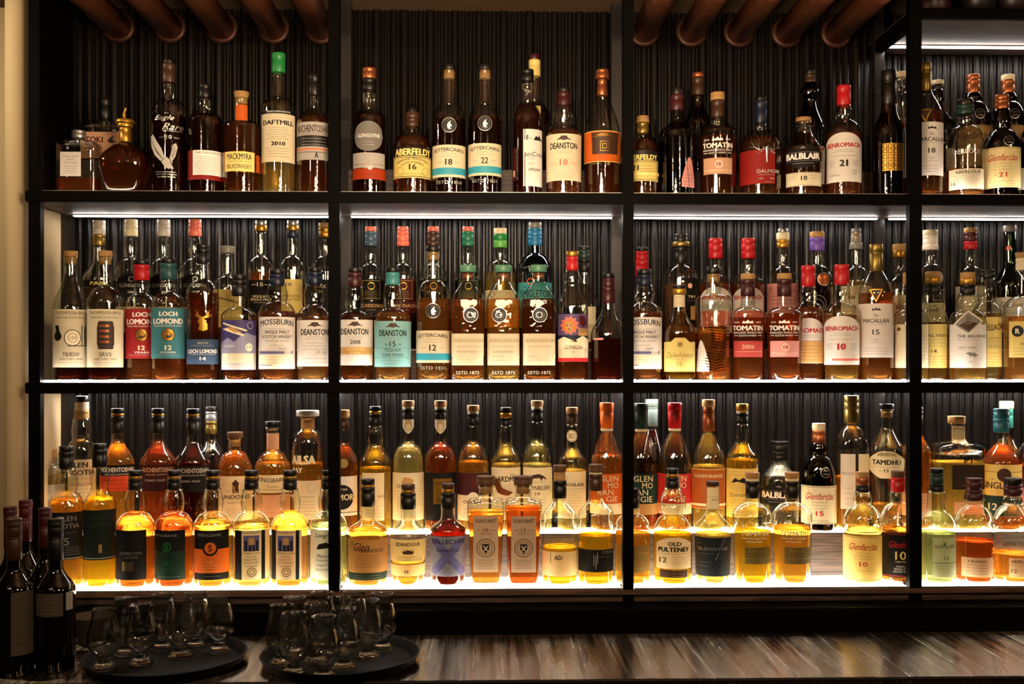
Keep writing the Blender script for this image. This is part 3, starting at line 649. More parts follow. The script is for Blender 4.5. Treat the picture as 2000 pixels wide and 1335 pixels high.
def tomatin(row, cx, top, caps, ty, strip, num, d, liq, base_w=66, w=76, nb=242, ysh=262, txc='white', logo=True, dx=0, sy=(314, 345)):
    its = [('t', 'TOMATIN', dx, ty, 56, 10, txc, .035), ('p', [(dx-11, ty-9), (dx-9, ty-14), (dx-4, ty-12), (dx, ty-16), (dx+4, ty-12), (dx+9, ty-14), (dx+11, ty-9)], txc), ('t', 'ESTD', dx-20, ty-11, 9, 3, txc), ('t', '1897', dx+20, ty-11, 9, 3, txc), ('t', 'HIGHLAND SINGLE MALT', dx, ty+9, 54, 3.6, txc, .01), ('t', 'SCOTCH WHISKY', dx, ty+14.5, 34, 3.4, txc, .01), ('b', dx-26, ty+14, dx-19, ty+14.8, txc), ('b', dx+19, ty+14, dx+26, ty+14.8, txc)]
    labs = [(ty-20, ty+20, cx-30, cx+30, None, its)]
    if strip: labs.append((sy[0], sy[1], cx-27+dx, cx+28+dx, strip, [('d', 2, sy[0]+12, 7.5, 'cream'), ('d', 2, sy[0]+12, 6.4, strip if strip in ('pink', 'tan', 'coral') else 'pink'), ('t', num, 2, sy[0]+12, 8, 6, 'maroon', .01), ('b', -26, sy[1]-8, 26, sy[1]-7.2, 'cream'), fine(0, sy[1]-5, sy[1]-4, 1, 34, 'cream')] if num != '2006' else [('t', num, 0, sy[0]+11, 24, 8, 'peach', .02), ('b', -26, sy[0]+20, 26, sy[0]+21, 'peach')]))
    B(row, cx, top, w, caps, (28, nb, 0), ysh, 'd', liq, wb=base_w, desc=d, labels=labs)
tomatin('TF', 1402, 181, [(196, 28, 'tan'), (230, 26, 'brown')], 290, 'peach', '18', 'broad shouldered bottle with tan cap and white lettering', ('deep', 268))
def stag(s):
    o = s.o; bm = bmesh.new(); k = s.k
    def tube(pts, r0, r1):
        prev = None
        for i, (x, y) in enumerate(pts):
            px, py, pz = s.surf(x, y, 2.2); r = (r0+(r1-r0)*i/(len(pts)-1))*k
            ring = [bm.verts.new((px+r*math.cos(a*math.pi/3), py, pz+r*math.sin(a*math.pi/3))) for a in range(6)]
            ring = [bm.verts.new((px+r*math.cos(a*math.pi/3)*.7, py+r*math.sin(a*math.pi/3), pz+r*.7*math.cos(a*math.pi/3))) for a in range(6)]
            if prev:
                for a in range(6): bm.faces.new((prev[a], prev[(a+1) % 6], ring[(a+1) % 6], ring[a]))
            prev = ring
    for q in (-1, 1):
        tube([(12+q*4, 298), (12+q*14, 300), (12+q*24, 293), (12+q*30, 282)], 1.7, .7)
        tube([(12+q*14, 300), (12+q*16, 291), (12+q*15, 286)], 1.2, .5); tube([(12+q*22, 295), (12+q*33, 293)], 1.1, .5); tube([(12+q*8, 302), (12+q*18, 306)], 1.5, .8)
    tube([(12, 294), (12, 304), (12, 314), (12, 324)], 5.5, 2.0)
    bm2 = [v for v in bm.verts if not v.link_faces]
    bmesh.ops.delete(bm, geom=bm2, context='VERTS')
    link('stag_emblem', tomesh(bm, 'stag_emblem'), [ink('silver')], o, True)
B('TF', 1487, 189, 82, [(196, 23, 'ink'), (240, 25, 'navy')], (24, 252, 0), 292, 'd', ('deep', 270), wb=80, desc='round bottle with silver stag head and square red label', extra=stag, labels=[
  (299, 364, 1446, 1514, '941c14', [('t', 'DALMORE', 21, 340, 42, 7, 'lgrey', .01), fine(18, 347, 349, 1, 38, 'lgrey'), ('t', 'AGED', 8, 354, 8, 3, 'lgrey'), ('t', 'YEARS', 28, 354, 9, 3, 'lgrey'), fine(22, 361, 362, 1, 16, 'lgrey')])])
def balblair(row, cx, top, caps, y0, d, liq, white=True, w=82, nb=268, ysh=292, cut=None):
    L = [(y0, y0+44, cx-36, cx+34, 'ink', [('o', -30, y0+14, 30, y0+31, .7, 'grey'), ('t', 'BALBLAIR', 0, y0+22, 62, 12, 'white', .04), ('b', -20, y0+35, 20, y0+36, 'grey'), ('p', [(-6, y0+7), (0, y0+3), (6, y0+7)], 'grey')], 'hex')]
    if white: L.append((342, 368, cx-33, cx+33, 'cream', [('t', '18', 1, 353, 12, 9, I, .02), ('o', -31, 343.5, 31, 366.5, .6, 'grey'), fine(-20, 349, 354, 2, 14), fine(20, 349, 354, 2, 14)]))
    B(row, cx, top, w, caps, (30, nb, 0), ysh, 'v', liq, wb=w-4, desc=d, lip=2, labels=L)
balblair('TF', 1571, 229, [(237, 30, 'cork')], 289, 'squat bottle with black six sided label and white number strip', ('deep', 290), nb=252)
B('TK', 1582, 137, 64, [(146, 20, 'ink'), (164, 20, 'brown')], (24, 196, 7), 260, 's', None, glass='black', desc='black gourd necked bottle behind the squat six sided label bottle')
def benro(row, cx, top, caps, y0, y1, d, num='', numc=I, w=68, nb=236, ysh=262, liq=('copper', 262), low=(), colr='white', Y=None, extra=()):
    B(row, cx, top, w, caps, (30, nb, 2.0), ysh, 'd', liq, desc=d, Y=Y, wb=w-1, labels=[
      (y0, y1, cx-w/2+1, cx+w/2-1, colr, [('t', 'BENROMACH', 0, y0+24, 59, 9, 'red', .03), fine(0, y0+33, y0+37, 2, 44), fine(0, y0+45, y0+46, 1, 58)]+([('t', num, 0, y0+59, 16, 13, numc, .04), fine(-22, y0+54, y0+64, 4, 12), fine(22, y0+54, y0+64, 4, 12)] if num else [])+list(low), 'arch')])
benro('TF', 1648, 168, [(208, 27, 'red')], 265, 360, 'red capped bottle with tall arched white label and number 21', '21', low=[fine(-16, 346, 348, 2, 20), ('r', 20, 342, 4, .8, 'grey')])
B('TF', 1737, 138, 64, [(206, 29, 'ink')], (31, 212, 0), 262, 's', ('darkred', 236), glass='dark', desc='tall black bottle with gold lattice square label', labels=[
  (285, 338, 1725, 1764, None, [('b', -19, 285, 19, 338, 'gold')]+[('r', x, y, 4.2, 1.3, 'ink') for x in (-14.5, -5, 5, 14.5) for y in (290, 300, 311, 322, 332)]+[('r', x, y, 2.4, .9, 'brown') for x in (-10, 0, 10) for y in (295, 305, 316, 327)])])
B('TK', 1759, 142, 44, [(153, 27, 'cream')], (25, 182, 2), 208, 'd', ('deep', 236), lip=1, desc='slim clear bottle with cream cap behind the gold lattice bottle', labels=[(235, 330, 1738, 1781, 'peach', [('t', '12', 0, 262, 8, 8, I), fine(0, 240, 326, 16, 34, 'brown')])])
# ---- top shelf, right bay
def macallan(row, cx, top, caps, y0, y1, num, d, liq, dx=0, nb=183, ysh=225, w=68):
    B(row, cx, top, w, caps, (28, nb, 0), ysh, 'c', liq, desc=d, wb=w-2, labels=[
      (y0, y1, cx-w/2+1, cx+w/2-1, 'white', [('p', [(dx-8, y0+14), (dx-6, y0+9), (dx-2, y0+11), (dx, y0+7), (dx+3, y0+11), (dx+7, y0+9), (dx+9, y0+14), (dx, y0+12.5)], I), ('t', 'The', dx, y0+23, 9, 6, I, 0, .35), ('t', 'MACALLAN', dx, y0+33, 47, 8, I, .01), fine(dx, y0+40, y0+42, 1, 42), ('t', num, dx, y0+55, 13, 10, I, .01), ('t', 'Years', dx, y0+69, 9, 4, 'grey', 0, .3), fine(dx, y0+75, y0+77, 1, 24), fine(0, y1-18, y1-7, 3, 52)])]
      +[(ysh-2, ysh+24, cx-20, cx+20, None, [('p', [(-13, ysh-6), (13, ysh-6), (0, ysh+20)], 'gold'), ('p', [(-9.5, ysh-4), (9.5, ysh-4), (0, ysh+15.5)], 'brown')])])
macallan('TF', 1809, 123, [(179, 23, 'olive')], 244, 347, '18', 'gold capped bottle with white label against the fourth post', ('deep', 218), dx=12)
B('TK', 1831, 158, 70, [(166, 24, 'cream'), (178, 22, 'ink')], (24, 200, 1), 255, 's', ('darkred', 240), glass='black', desc='dark bottle with small white topped cap behind the gold capped bottle', labels=[(296, 345, 1846, 1864, 'white', [fine(0, 300, 340, 6, 12)])])
B('TF', 1886, 195, 73, [(207, 31, 'ink'), (224, 33, 'dgreen')], (32, 246, 2), 286, 'd', ('copper', 332), lip=0, desc='clear empty topped bottle with dark green capsule and low cream label', labels=[
  (296, 314, 1856, 1918, None, [('a', 'ABERLOUR', 0, 301, 56, 9, 'silver', 3)]), (335, 374, 1857, 1919, 'cream', [('t', 'ABERLOUR', 3, 341, 46, 6.5, I, .01), fine(0, 348, 356, 3, 50), ('t', '16', -23, 363, 9, 7, I), ('b', -16, 359, -15.5, 372, 'grey'), fine(8, 360, 370, 3, 32)])])
def farclas(row, cx, top, caps, y0, y1, num, d, liq, colr='cream', txc='red', glass='dark', w=68, nb=255, ysh=290, seal=True, numc='red', dx=2, Y=None):
    L = [(y0, y1, cx-w/2+1, cx+w/2-1, colr, [('o', -w/2+3, y0+2, w/2-3, y1-2, .7, 'dred'), ('t', 'Glenfarclas', dx, y0+20, 52, 13, txc, .005, .4), fine(dx, y0+32, y0+43, 3, 36), ('t', num, dx, y0+53, 15, 9, numc, .01), ('b', -14, y0+53, -8, y0+53.7, numc), fine(0, y0+66, y1-6, 2, 44)])]
    if seal: L.append((ysh-26, ysh-2, cx-6, cx+24, None, [('r', 4, ysh-9, 10, 1.2, 'silver' if glass == 'dark' else 'gold'), ('t', 'ESTD', 4, ysh-12, 9, 3, 'silver'), ('t', '1836', 4, ysh-6, 10, 3, 'silver')]))
    B(row, cx, top, w, caps, (32, nb, 2.5), ysh, 'd', liq, glass=glass, desc=d, Y=Y, labels=L)
farclas('TF', 1956, 186, [(196, 26, 'copper'), (216, 27, 'copper')], 293, 371, '21', 'dark bottle with red script cream label beside low cream label bottle', ('deep', 264), colr='f0dc9a', w=69)
for cx, c, d in ((1902, 'copper', 'copper capped black bottle left of its twin'), (1967, 'cream', 'cream and copper capped black bottle right of its twin')):
    farclas('TK', cx, 147, [(157, 25, c), (185, 26, 'copper')], 251, 330, '15', d, ('darkred', 235), colr='tan', w=68, nb=200, ysh=238, txc='dred')
B('TF', 2026, 190, 68, [(215, 28, 'copper')], (30, 245, 2), 285, 'd', ('deep', 262), glass='dark', desc='bottle cut by the right edge of the photo', labels=[(330, 372, 1993, 2058, 'cream', [fine(0, 336, 368, 6, 50)])])
# ---- canisters on the raised board
def canister(cx, w, body, lab, Y=.09):
    X = TX(cx, Y); k = KK(cx, Y); r = w/2*k; o = empty('bottle_canister', (X, Y, ZR+.0004)); tag(o, lab, 'canister', 'canisters above the right bay')
    link('tube', tomesh(lathe([(0, .003), (r-.002, .003), (r-.002, .105), (0, .105)], 40), 'tube'), [pmat('printed_card', body, .4, 0, .5, .6, 0, 0, 30)], o, True)
    link('base_rim', tomesh(lathe([(0, 0), (r, 0), (r+.0005, .006), (r-.002, .008), (0, .008)], 40), 'base_rim'), [capm('copper')], o, True)
canister(1822, 70, '3c1416', 'dark red canister leftmost on the raised right board', .13)
canister(1911, 66, '1a1716', 'black canister with copper rim in the middle of the raised board', .08)
canister(1982, 72, '241418', 'dark canister with copper rim at the right photo edge', .08)
# ---- middle shelf, first bay
def sketch_still(): return [('d', -24, 657, 9, I), ('p', [(-26, 650), (-28, 636), (-22, 636), (-20, 650)], I), ('d', 3, 660, 16, I), ('d', 3, 660, 14.5, 'cream'), ('r', 3, 660, 9, .8, I), ('t', '123', 3, 660, 12, 6, I, 0, .3), ('b', 19, 636, 20.5, 676, I), ('b', 24, 638, 26, 676, I), ('b', -8, 675, 28, 676.2, I)]
def thomp(cx, d, name, art, caps, w=68, nb=560, sh='d', ysh=592, bw=26):
    B('MF', cx, 490, w, caps, (bw, nb, .6), ysh, sh, ('darkred', 612), desc=d, lip=1, plug=(22, 14, 'cork'), labels=[(605, 717, cx-w/2+1, cx+w/2-1, 'cream', [('t', 'THOMPSON BROS', 0, 612, 56, 6, I, .0), ('t', 'SINGLE MALT SCOTCH WHISKY', 0, 621, 50, 3, I)]+art+[('t', name, 0, 692, 30 if len(name) > 4 else 22, 8, I, .0), ('t', 'AGED OVER 5 YEARS', 0, 701, 42, 3.4, I), fine(0, 708, 712, 2, 48)])])
thomp(147, 'long necked bottle with still sketch on a cream label', 'TB/BSW', sketch_still(), [(501, 26, 'cork')], sh='s', ysh=606, nb=532)
barrel = [('p', [(-12, 628), (13, 628), (16, 640), (16, 672), (13, 682), (-12, 682), (-15, 672), (-15, 640)], 'brown')]+[('b', -14, y, 15, y+2, I) for y in (631, 641, 651, 662, 672, 679)]+[('b', -11, y, 6, y+4, 'copper') for y in (635, 645, 656, 666)]
thomp(206, 'cream label bottle picturing a stacked brown barrel', 'SRV5', barrel, [(502, 27, 'cork')])
for s_ in [o for o in COL.objects if o.name.startswith('whisky_bottle') and o.get('label', '').startswith('cream label bottle picturing')]:
    pass
def lomond(cx, col, cap, d, red, w=66):
    B('MF', cx, 505, w, [(515, 29, 'ink'), (546, 31, cap, 30)], (29, 572, .8), 596, 'd', ('copper', 606), desc=d, waist=1.2, labels=[
      (603, 700, cx-w/2+1, cx+w/2-1, col, [('t', 'LOCH', 0, 614, 34, 9, 'white', .04), ('t', 'LOMOND', 0, 628, 54, 11, 'white', .04), ('t', 'SINGLE MALT SCOTCH WHISKY', 0, 637, 52, 3, 'white'), ('d', 0, 654, 12.5, 'gold'), ('r', 0, 654, 12.5, 1.2, I), ('r', -1, 652, 6, 1.2, 'brown'), ('p', [(-8, 660), (-2, 655), (4, 656), (8, 650), (6, 658), (0, 661)], 'brown'), ('r', 3, 656, 5, 1, 'brown'), ('t', '12', 0, 679, 13, 9, 'cream', .03), ('t', 'INCHMURRIN' if not red else 'YEARS', 0, 688, 28, 3.6, 'white', .01), fine(0, 693, 696, 1, 50, 'lgrey')]+([] if red else [('b', -32, 662, 32, 673, 'tan')])[:0])])
lomond(273, 'a02224', 'red', 'red label bottle with red neck capsule', True, 64)
lomond(319, '3f7f84', 'petrol', 'teal label bottle with dark teal neck capsule', False, 66)
def stagp(dx, y, c): return [('p', [(dx-8, y+22), (dx-6, y+12), (dx-10, y+6), (dx-5, y-2), (dx+2, y-3), (dx+4, y+4), (dx+9, y+12), (dx+9, y+22), (dx, y+25)], c)]+[('p', [(dx+q*2, y-3), (dx+q*8, y-6), (dx+q*14, y-18), (dx+q*11, y-5), (dx+q*17, y-9), (dx+q*12, y-2), (dx+q*5, y)], c) for q in (-1, 1)]+[('p', [(dx+q*7, y-5), (dx+q*8.5, y-15), (dx+q*10, y-6)], c) for q in (-1, 1)]
B('MF', 392, 477, 63, [(485, 26, 'ink'), (516, 25, 'black')], (28, 547, .6), 574, 'd', ('deep', 572), desc='dark amber bottle with gold stag and slate blue label', labels=[
  (600, 655, 368, 416, None, stagp(0, 622, 'gold')), (663, 711, 362, 422, '3f5670', [('t', 'SINCE 1814', 0, 670, 20, 3, 'cream'), fine(0, 675, 676, 1, 50, 'lgrey'), ('t', 'LOCH LOMOND', 0, 686, 53, 8, 'white', .04), fine(0, 692, 693, 1, 48, 'white'), ('t', '14', 0, 700, 12, 7, 'white', .03)])])
plane = [('b', -33, 626, 33, 690, '3d3566'), ('p', [(-33, 672), (-20, 660), (-8, 668), (4, 656), (16, 650), (24, 654), (33, 656), (33, 700), (-33, 700)], '8d8aa0'), ('b', -33, 690, 33, 721, 'lgrey'),
  ('p', [(-30, 632), (-28, 630), (16, 645), (15, 648)], 'cream'), ('p', [(-30, 643), (-22, 641), (12, 654), (8, 657)], 'cream'), ('p', [(-24, 640), (-10, 640), (6, 650), (-6, 650)], 'tan'), ('r', 22, 636, 7, 1, 'lgrey'), ('d', 20, 678, 8, 'cream'), ('t', '10', 20, 678, 8, 5, 'lilac'), ('t', 'ABERFELDIE\'S'[:0] or 'CASK', -18, 676, 20, 4, 'white'), ('b', -30, 690, 28, 708, 'cream'), fine(0, 693, 705, 4, 52), fine(0, 712, 718, 2, 52)]
B('MF', 467, 535, 69, [(547, 27, 'ink'), (578, 28, 'black')], (23, 600, 0), 618, 'd', ('deep', 640), desc='bottle with violet biplane picture label and black capsule', wb=66, labels=[(626, 722, 433, 499, 'lilac', plane)])
def mossburn(cx, d, w=72, yr='2012', cap='navy'):
    B('MF', cx, 525, w, [(536, 29, 'ink'), (558, 29, cap)], (36, 590, 3), 616, 'd', ('copper', 608), desc=d, labels=[(620, 720, cx-w/2+1, cx+w/2-2, 'white', [('a', 'MOSSBURN', 0, 629, 61, 11, 'navy', 4), fine(0, 643, 644, 1, 46), ('t', 'SINGLE MALT', 0, 649, 46, 6.5, 'navy', .01), ('t', 'SCOTCH WHISKY', 0, 658, 56, 6, 'navy', .01), ('t', 'VINTAGE CASKS', 0, 666, 46, 3.4, 'grey'), fine(0, 674, 675, 1, 28), ('t', yr, 10, 681, 15, 5, 'grey'), ('b', -32, 686, 14, 690.5, 'lilac'), ('b', 27, 685, 29, 691, 'lilac'), ('b', 14, 687.4, 27, 688.2, 'grey'), ('b', -32, 693, 30, 712, 'cream'), fine(0, 697, 708, 3, 54), ('b', -32, 712, -10, 713.5, 'lilac')])])
mossburn(542, 'amber bottle with navy capsule and white label, first bay')
deanston('MF', 613, 521, 626, 715, 'white', [(531, 25, 'ink'), (556, 29, 'navy')], w=70, bw=30, nb=598, ysh=622, bul=3.5, liq=('honey', 618), num=[fine(0, 670, 682, 3, 46), ('t', 'Jn Sg', 12, 688, 22, 8, 'grey', 0, .5), fine(0, 700, 708, 2, 50)], d='amber bottle with navy capsule and white label against second post')
def mk(cx, top, caps, neck, ysh, sh='d', w=60, d='', labels=(), liq=None, glass='clear', **k): return B('MK', cx, top, w, caps, neck, ysh, sh, liq, glass, desc=d, labels=labels, **k)
mk(195, 431, [(458, 24, 'lgrey'), (481, 25, 'olive')], (23, 508, 0), 545, 's', 62, 'bottle with grey cap and gold banded neck above dark label', [(548, 562, 166, 225, 'ink', [('t', 'GLENPARK'[4:], 0, 555, 34, 7, 'yel', .02)]), (563, 640, 166, 225, 'brown', [])], ('darkred', 575))
def goyne(cx, cap, d, w=61, Y=None):
    mk(cx, 429, [(440, 24, cap), (462, 25, cap)], (24, 505, 2), 532, 'd', w, d, [(537, 581, cx-25, cx+25, 'ink', [('r', 0, 547, 5, 1, 'silver'), ('t', 'GLENGOYNE', 0, 559, 44, 7, 'silver', .01), ('t', '1833', 0, 572, 12, 4, 'silver')], 'arch'), (600, 650, cx-28, cx+28, 'cream', [fine(0, 606, 640, 6, 44)])], ('amber', 590), Y=Y)
goyne(257, 'cream', 'clear bottle with cream cap left of its twin, arched black label')
goyne(321, 'lgrey', 'clear bottle with grey cap behind teal label bottle')
goyne(379, 'coral', 'clear bottle with coral cap behind the gold stag bottle')
mk(443, 481, [(495, 27, 'grey')], (24, 538, 0), 560, 'd', 62, 'clear bottle with grey stopper and mustard yellow label', [(567, 640, 416, 470, 'yel', [('p', [(-20, 580), (20, 590), (20, 594), (-20, 584)], 'olive'), fine(0, 600, 630, 5, 40, 'olive')])], ('straw', 590), lip=1)
mk(510, 431, [(441, 22, 'steel'), (452, 24, 'gold')], (22, 500, 1), 525, 'd', 54, 'clear bottle with silver stopper and black label numbered 15', [(548, 612, 486, 534, 'ink', [('t', '15', -2, 557, 12, 7, 'cream', .01), ('b', -18, 557, -10, 557.8, 'cream'), ('b', 6, 557, 14, 557.8, 'cream'), ('t', 'HIGHLAND', 0, 580, 32, 5, 'cream', .01), ('t', 'SINGLE MALT', 0, 586, 40, 5, 'cream', .01), fine(0, 592, 594, 1, 30, 'cream')])], ('amber', 532))
mk(572, 431, [(441, 22, 'steel'), (451, 24, 'gold'), (464, 22, 'navy')], (21, 500, 1), 525, 'd', 56, 'clear bottle with navy collar and cream label numbered 10', [(547, 612, 550, 590, 'yel', [('t', '10', -6, 557, 11, 6, I, .01), ('t', 'HIGHLAND', 0, 579, 32, 5, 'brown'), ('t', 'SINGLE MALT', 0, 586, 36, 5, 'brown')])], ('honey', 560))
mk(636, 436, [(446, 27, 'tan'), (464, 27, 'gold')], (26, 500, 2), 535, 'd', 62, 'clear bottle with tan cap and black label behind second post', [(548, 612, 607, 665, 'ink', [('t', 'ROCK', -10, 561, 22, 6, 'cream'), ('t', 'CH', -12, 571, 12, 6, 'cream')])], None)
# ---- middle shelf, second bay
deanston('MF', 692, 522, 625, 713, 'white', [(532, 26, 'ink'), (560, 27, 'maroon')], w=72, bw=30, nb=606, ysh=622, bul=2.5, liq=('deep', 612), num=[('t', '2008', 1, 668, 20, 8, I, .015), ('b', -34, 678, 34, 692, 'tan'), ('t', 'OLOROSO', 2, 682, 34, 5, 'yel'), ('t', 'CASK', 2, 689, 20, 5, 'yel')], d='white label bottle with tan brush band right of second post')
deanston('MF', 767, 522, 628, 716, 'lteal', [(532, 26, 'ink'), (557, 26, '3f8a8c', 28)], w=73, bw=30, nb=602, ysh=622, bul=2.5, liq=('honey', 610), num=[('t', '15', 0, 672, 12, 10, I, .01), ('t', 'AGED', -12, 673, 7, 4, I), ('t', 'YEARS', 13, 673, 7, 4, I), ('t', 'TEQUILA', 0, 684, 32, 7, I, 0), ('t', 'CASK FINISH', 0, 693, 40, 6, I, 0), ('b', -34, 679, 34, 679.6, 'teal'), ('b', -34, 698, 34, 698.6, 'teal'), fine(0, 704, 710, 2, 46, 'teal')], d='pale teal label bottle with pale teal capsule')
fetter(846, 646, '12', I, 'MF', 481, ('honey', 583), 'fluted neck bottle with unicorn badge and teal banded label', 548, 574)
def saugh(cx, d, sub, band, liq, mdx):
    B('MF', cx, 518, 68, [(532, 33, '4f8468')], (25, 550, 0), 588, 'c', (liq, 584), 'wavy', cross='h', dep=.92, lip=2, plug=(22, 13, 'copper'), desc=d, labels=[
      (600, 632, cx+mdx-15, cx+mdx+15, None, [('d', 0, 616, 14.5, 'black'), ('r', 0, 616, 14.5, 1.0, 'silver'), ('r', 0, 616, 10, .5, 'grey'), ('r', -1.5, 616, 6, 1.0, 'silver'), ('r', 1.5, 616, 6, 1.0, 'grey')]),
      (652, 713, cx-31, cx+31, 'cream', [('t', 'GLENGLASSAUGH', 1, 665, 56, 6.5, 'olive'), fine(0, 677, 678, 1, 50), ('t', sub, 0, 687, 40, 4, 'olive')]+([('b', -31, 696, 31, 712.8, 'lilac'), fine(0, 701, 708, 2, 40, 'lgrey')] if band else [('p', [(-31, 706), (-10, 702), (10, 706), (31, 700), (31, 712.8), (-31, 712.8)], 'lgrey'), fine(-10, 696, 704, 2, 24)])), (722, 732, cx-26, cx+26, None, [('t', 'ESTD 1875', 0, 727, 44, 6, 'silver')])])
saugh(917, 'square amber bottle with green stopper and purple edged label', 'PORTSOY', True, 'amber', 6)
saugh(983, 'square golden bottle with green stopper, middle of three', 'SANDEND', False, 'gold', -8)
saugh(1049, 'square dark amber bottle with green stopper, rightmost of three', '', False, 'deep', 1)
B('MF', 1117, 491, 62, [(501, 25, 'gold'), (529, 23, 'red', 24)], (30, 556, 2.2), 602, 's', ('deep', 706), desc='red capsule bottle with colourful lion picture label', labels=[
  (614, 706, 1090, 1148, 'cream', [('b', -29, 614, 29, 655, '5a4a6e'), ('b', -29, 655, 29, 664, 'navy'), ('p', [(-7+(19 if k % 2 else 14)*math.cos(k*math.pi/11), 636+(19 if k % 2 else 14)*math.sin(k*math.pi/11)) for k in range(22)], 'coral'), ('p', [(-8+(14 if k % 2 else 10)*math.cos(k*math.pi/9), 638+(14 if k % 2 else 10)*math.sin(k*math.pi/9)) for k in range(18)], 'c8782a'), ('p', [(-15, 632), (-8, 629), (-1, 632), (-2, 641), (-5, 649), (-11, 649), (-14, 641)], 'tan'), ('d', -11.5, 636, 1.2, I), ('d', -4.5, 636, 1.2, I), ('p', [(-10, 642), (-6, 642), (-8, 645)], 'brown'), ('b', -11, 646.5, -5, 647.3, 'dred'), ('p', [(10, 620), (16, 616), (23, 622), (26, 634), (18, 640), (12, 632)], 'dred'), ('b', 10, 642, 28, 656, 'tan'), ('b', 12, 644, 26, 645, 'brown'), ('b', 12, 648, 26, 649, 'brown'), ('p', [(-29, 664), (-18, 658), (-8, 662), (0, 666), (8, 662), (18, 656), (29, 664), (29, 680), (-29, 680)], 'cream'), ('p', [(-4, 668), (0, 662), (6, 664), (8, 668)], 'brown'), ('t', 'CLYNELISH', 0, 678, 34, 7, 'brown', .01), ('t', '12', 0, 687, 5, 4, 'grey'), ('b', -29, 699, 29, 705.8, 'red')])])
B('MF', 1190, 533, 70, [(543, 24, 'ink'), (560, 24, 'maroon'), (592, 25, 'maroon', 27)], (26, 600, 0), 656, 's', ('ruby', 661), desc='maroon capsule bottle with ruby liquid beside third post', labels=[(660, 664, 1160, 1180, 'pink', [])])
def dronach(cx, capc, d, lab, t='GLENDRONACH', liqc='darkred', dx=0):
    mk(cx, 443, [(452, 22, 'coral'), (472, 23, capc), (481, 24, capc, 24)], (23, 515, 1.6), 542, 'd', 55, d, [(546, 588, cx-20, cx+22, lab, [('o', -17, 549, 17, 585, 1, 'olive'), ('r', 0, 560, 7, 1, 'gold'), fine(0, 570, 583, 5, 28, 'olive')]), (589, 612, cx-26, cx+27, lab, [('t', t, 2, 598, 42, 7, 'tan', .02), fine(0, 606, 607, 1, 26, 'tan')])], (liqc, 548))
dronach(724, '3d5a6c', 'clear necked bottle with coral top and slate blue capsule', 'ink')
dronach(787, 'coral', 'clear necked bottle with all coral capsule', 'dred', 'DRONACH')
dronach(846, 'brown', 'clear necked bottle with coral top and brown capsule', 'ink')
dronach(914, '1f6b50', 'clear necked bottle with coral top and green capsule', 'dgreen', 'DRONACH')
mk(977, 446, [(457, 25, 'cream'), (470, 27, 'green'), (484, 27, '5aa84a')], (25, 508, 1.5), 532, 'd', 62, 'clear bottle with cream top and bright green capsule', [(568, 640, 948, 1007, 'cream', [('r', -16, 576, 6, 1, 'brown'), ('r', 16, 578, 6, 1.4, 'coral'), fine(0, 595, 630, 5, 46)])], ('straw', 534))
mk(1045, 435, [(446, 25, 'grey'), (462, 27, 'blue'), (480, 28, 'blue', 26)], (24, 496, 0), 526, 'd', 67, 'large blue glass bottle with turquoise label', [(520, 532, 1020, 1056, None, [('a', 'THE SINGLETON', 0, 523, 32, 3.4, 'silver', 3)]), (553, 640, 1012, 1079, '4fb0b4', [('t', 'THE', -20, 562, 8, 4, 'navy'), ('t', 'SINGLETON', 0, 575, 56, 14, 'navy', .01), ('r', -10, 552, 7, 2, 'orange'), fine(0, 595, 630, 5, 50, 'navy')])], None, 'blue')
mk(1141, 481, [(489, 21, 'ink'), (505, 22, 'dgreen'), (531, 22, 'ink', 23)], (23, 552, .5), 600, 's', 60, 'clear bottle with striped dark green capsule behind lion label', [(600, 668, 1148, 1163, 'cream', [('t', 'RE', 0, 637, 10, 6, 'olive')])], ('amber', 668))
# ---- middle shelf, third bay
mk(1254, 483, [(491, 23, 'ink'), (509, 24, 'red'), (541, 25, 'red')], (25, 560, 1), 592, 's', 58, 'clear bottle with glossy red capsule right of third post', liq=('honey', 660))
mossburn(1265, 'amber bottle with navy capsule and white label, third bay', 71, '2009')
mk(1330, 458, [(473, 28, 'ink'), (482, 35, 'olive'), (515, 25, 'ink')], (26, 517, 0), 545, 'd', 68, 'large bottle with wide glass collar and black label', [(545, 640, 1337, 1364, 'ink', [('d', -3, 560, 5, 'peach'), ('t', 'TRY', 0, 581, 15, 5, 'cream', .01), ('b', -9, 588, 9, 588.6, 'grey'), ('t', '1', 2, 612, 8, 26, 'tan', .0)])], ('honey', 553))
B('MF', 1329, 557, 62, [(564, 25, 'black'), (575, 26, 'gold')], (24, 605, 0), 652, 's', ('gold', 636), glass='olive', desc='yellow label bottle with paper wrapped neck', labels=[
  (576, 600, 1316, 1342, 'cream', [('p', [(-8, 582), (8, 577), (8, 578), (-8, 583)], 'tan')]), (660, 726, 1300, 1359, 'yel', [('d', 1, 673, 5, 'olive'), ('t', 'Dalwhinnie', 0, 693, 50, 11, 'olive', 0, .4), fine(0, 702, 704, 1, 40), ('t', '15', 0, 711, 9, 7, 'olive'), ('b', -29, 725, 29, 726, 'gold')], 'bump')])
def ribs(s):
    A = Art(); A.n = 4
    for i in range(17):
        y = 637+i*5.4; x = 6+9*math.sin(i*.36)
        A.faces([(x-20+i*.5, y-4), (x+2, y-.5), (x+4, y+.6), (x-20+i*.5, y-2.2)], [(0, 1, 2, 3)], gmat('dark'))
        A.faces([(x+5, y+1), (x+22, y-3), (x+22, y-1.5), (x+6, y+2.4)], [(0, 1, 2, 3)], gmat('dark'))
    s.wrap(A, 'embossed_ribs', s.o, .4)
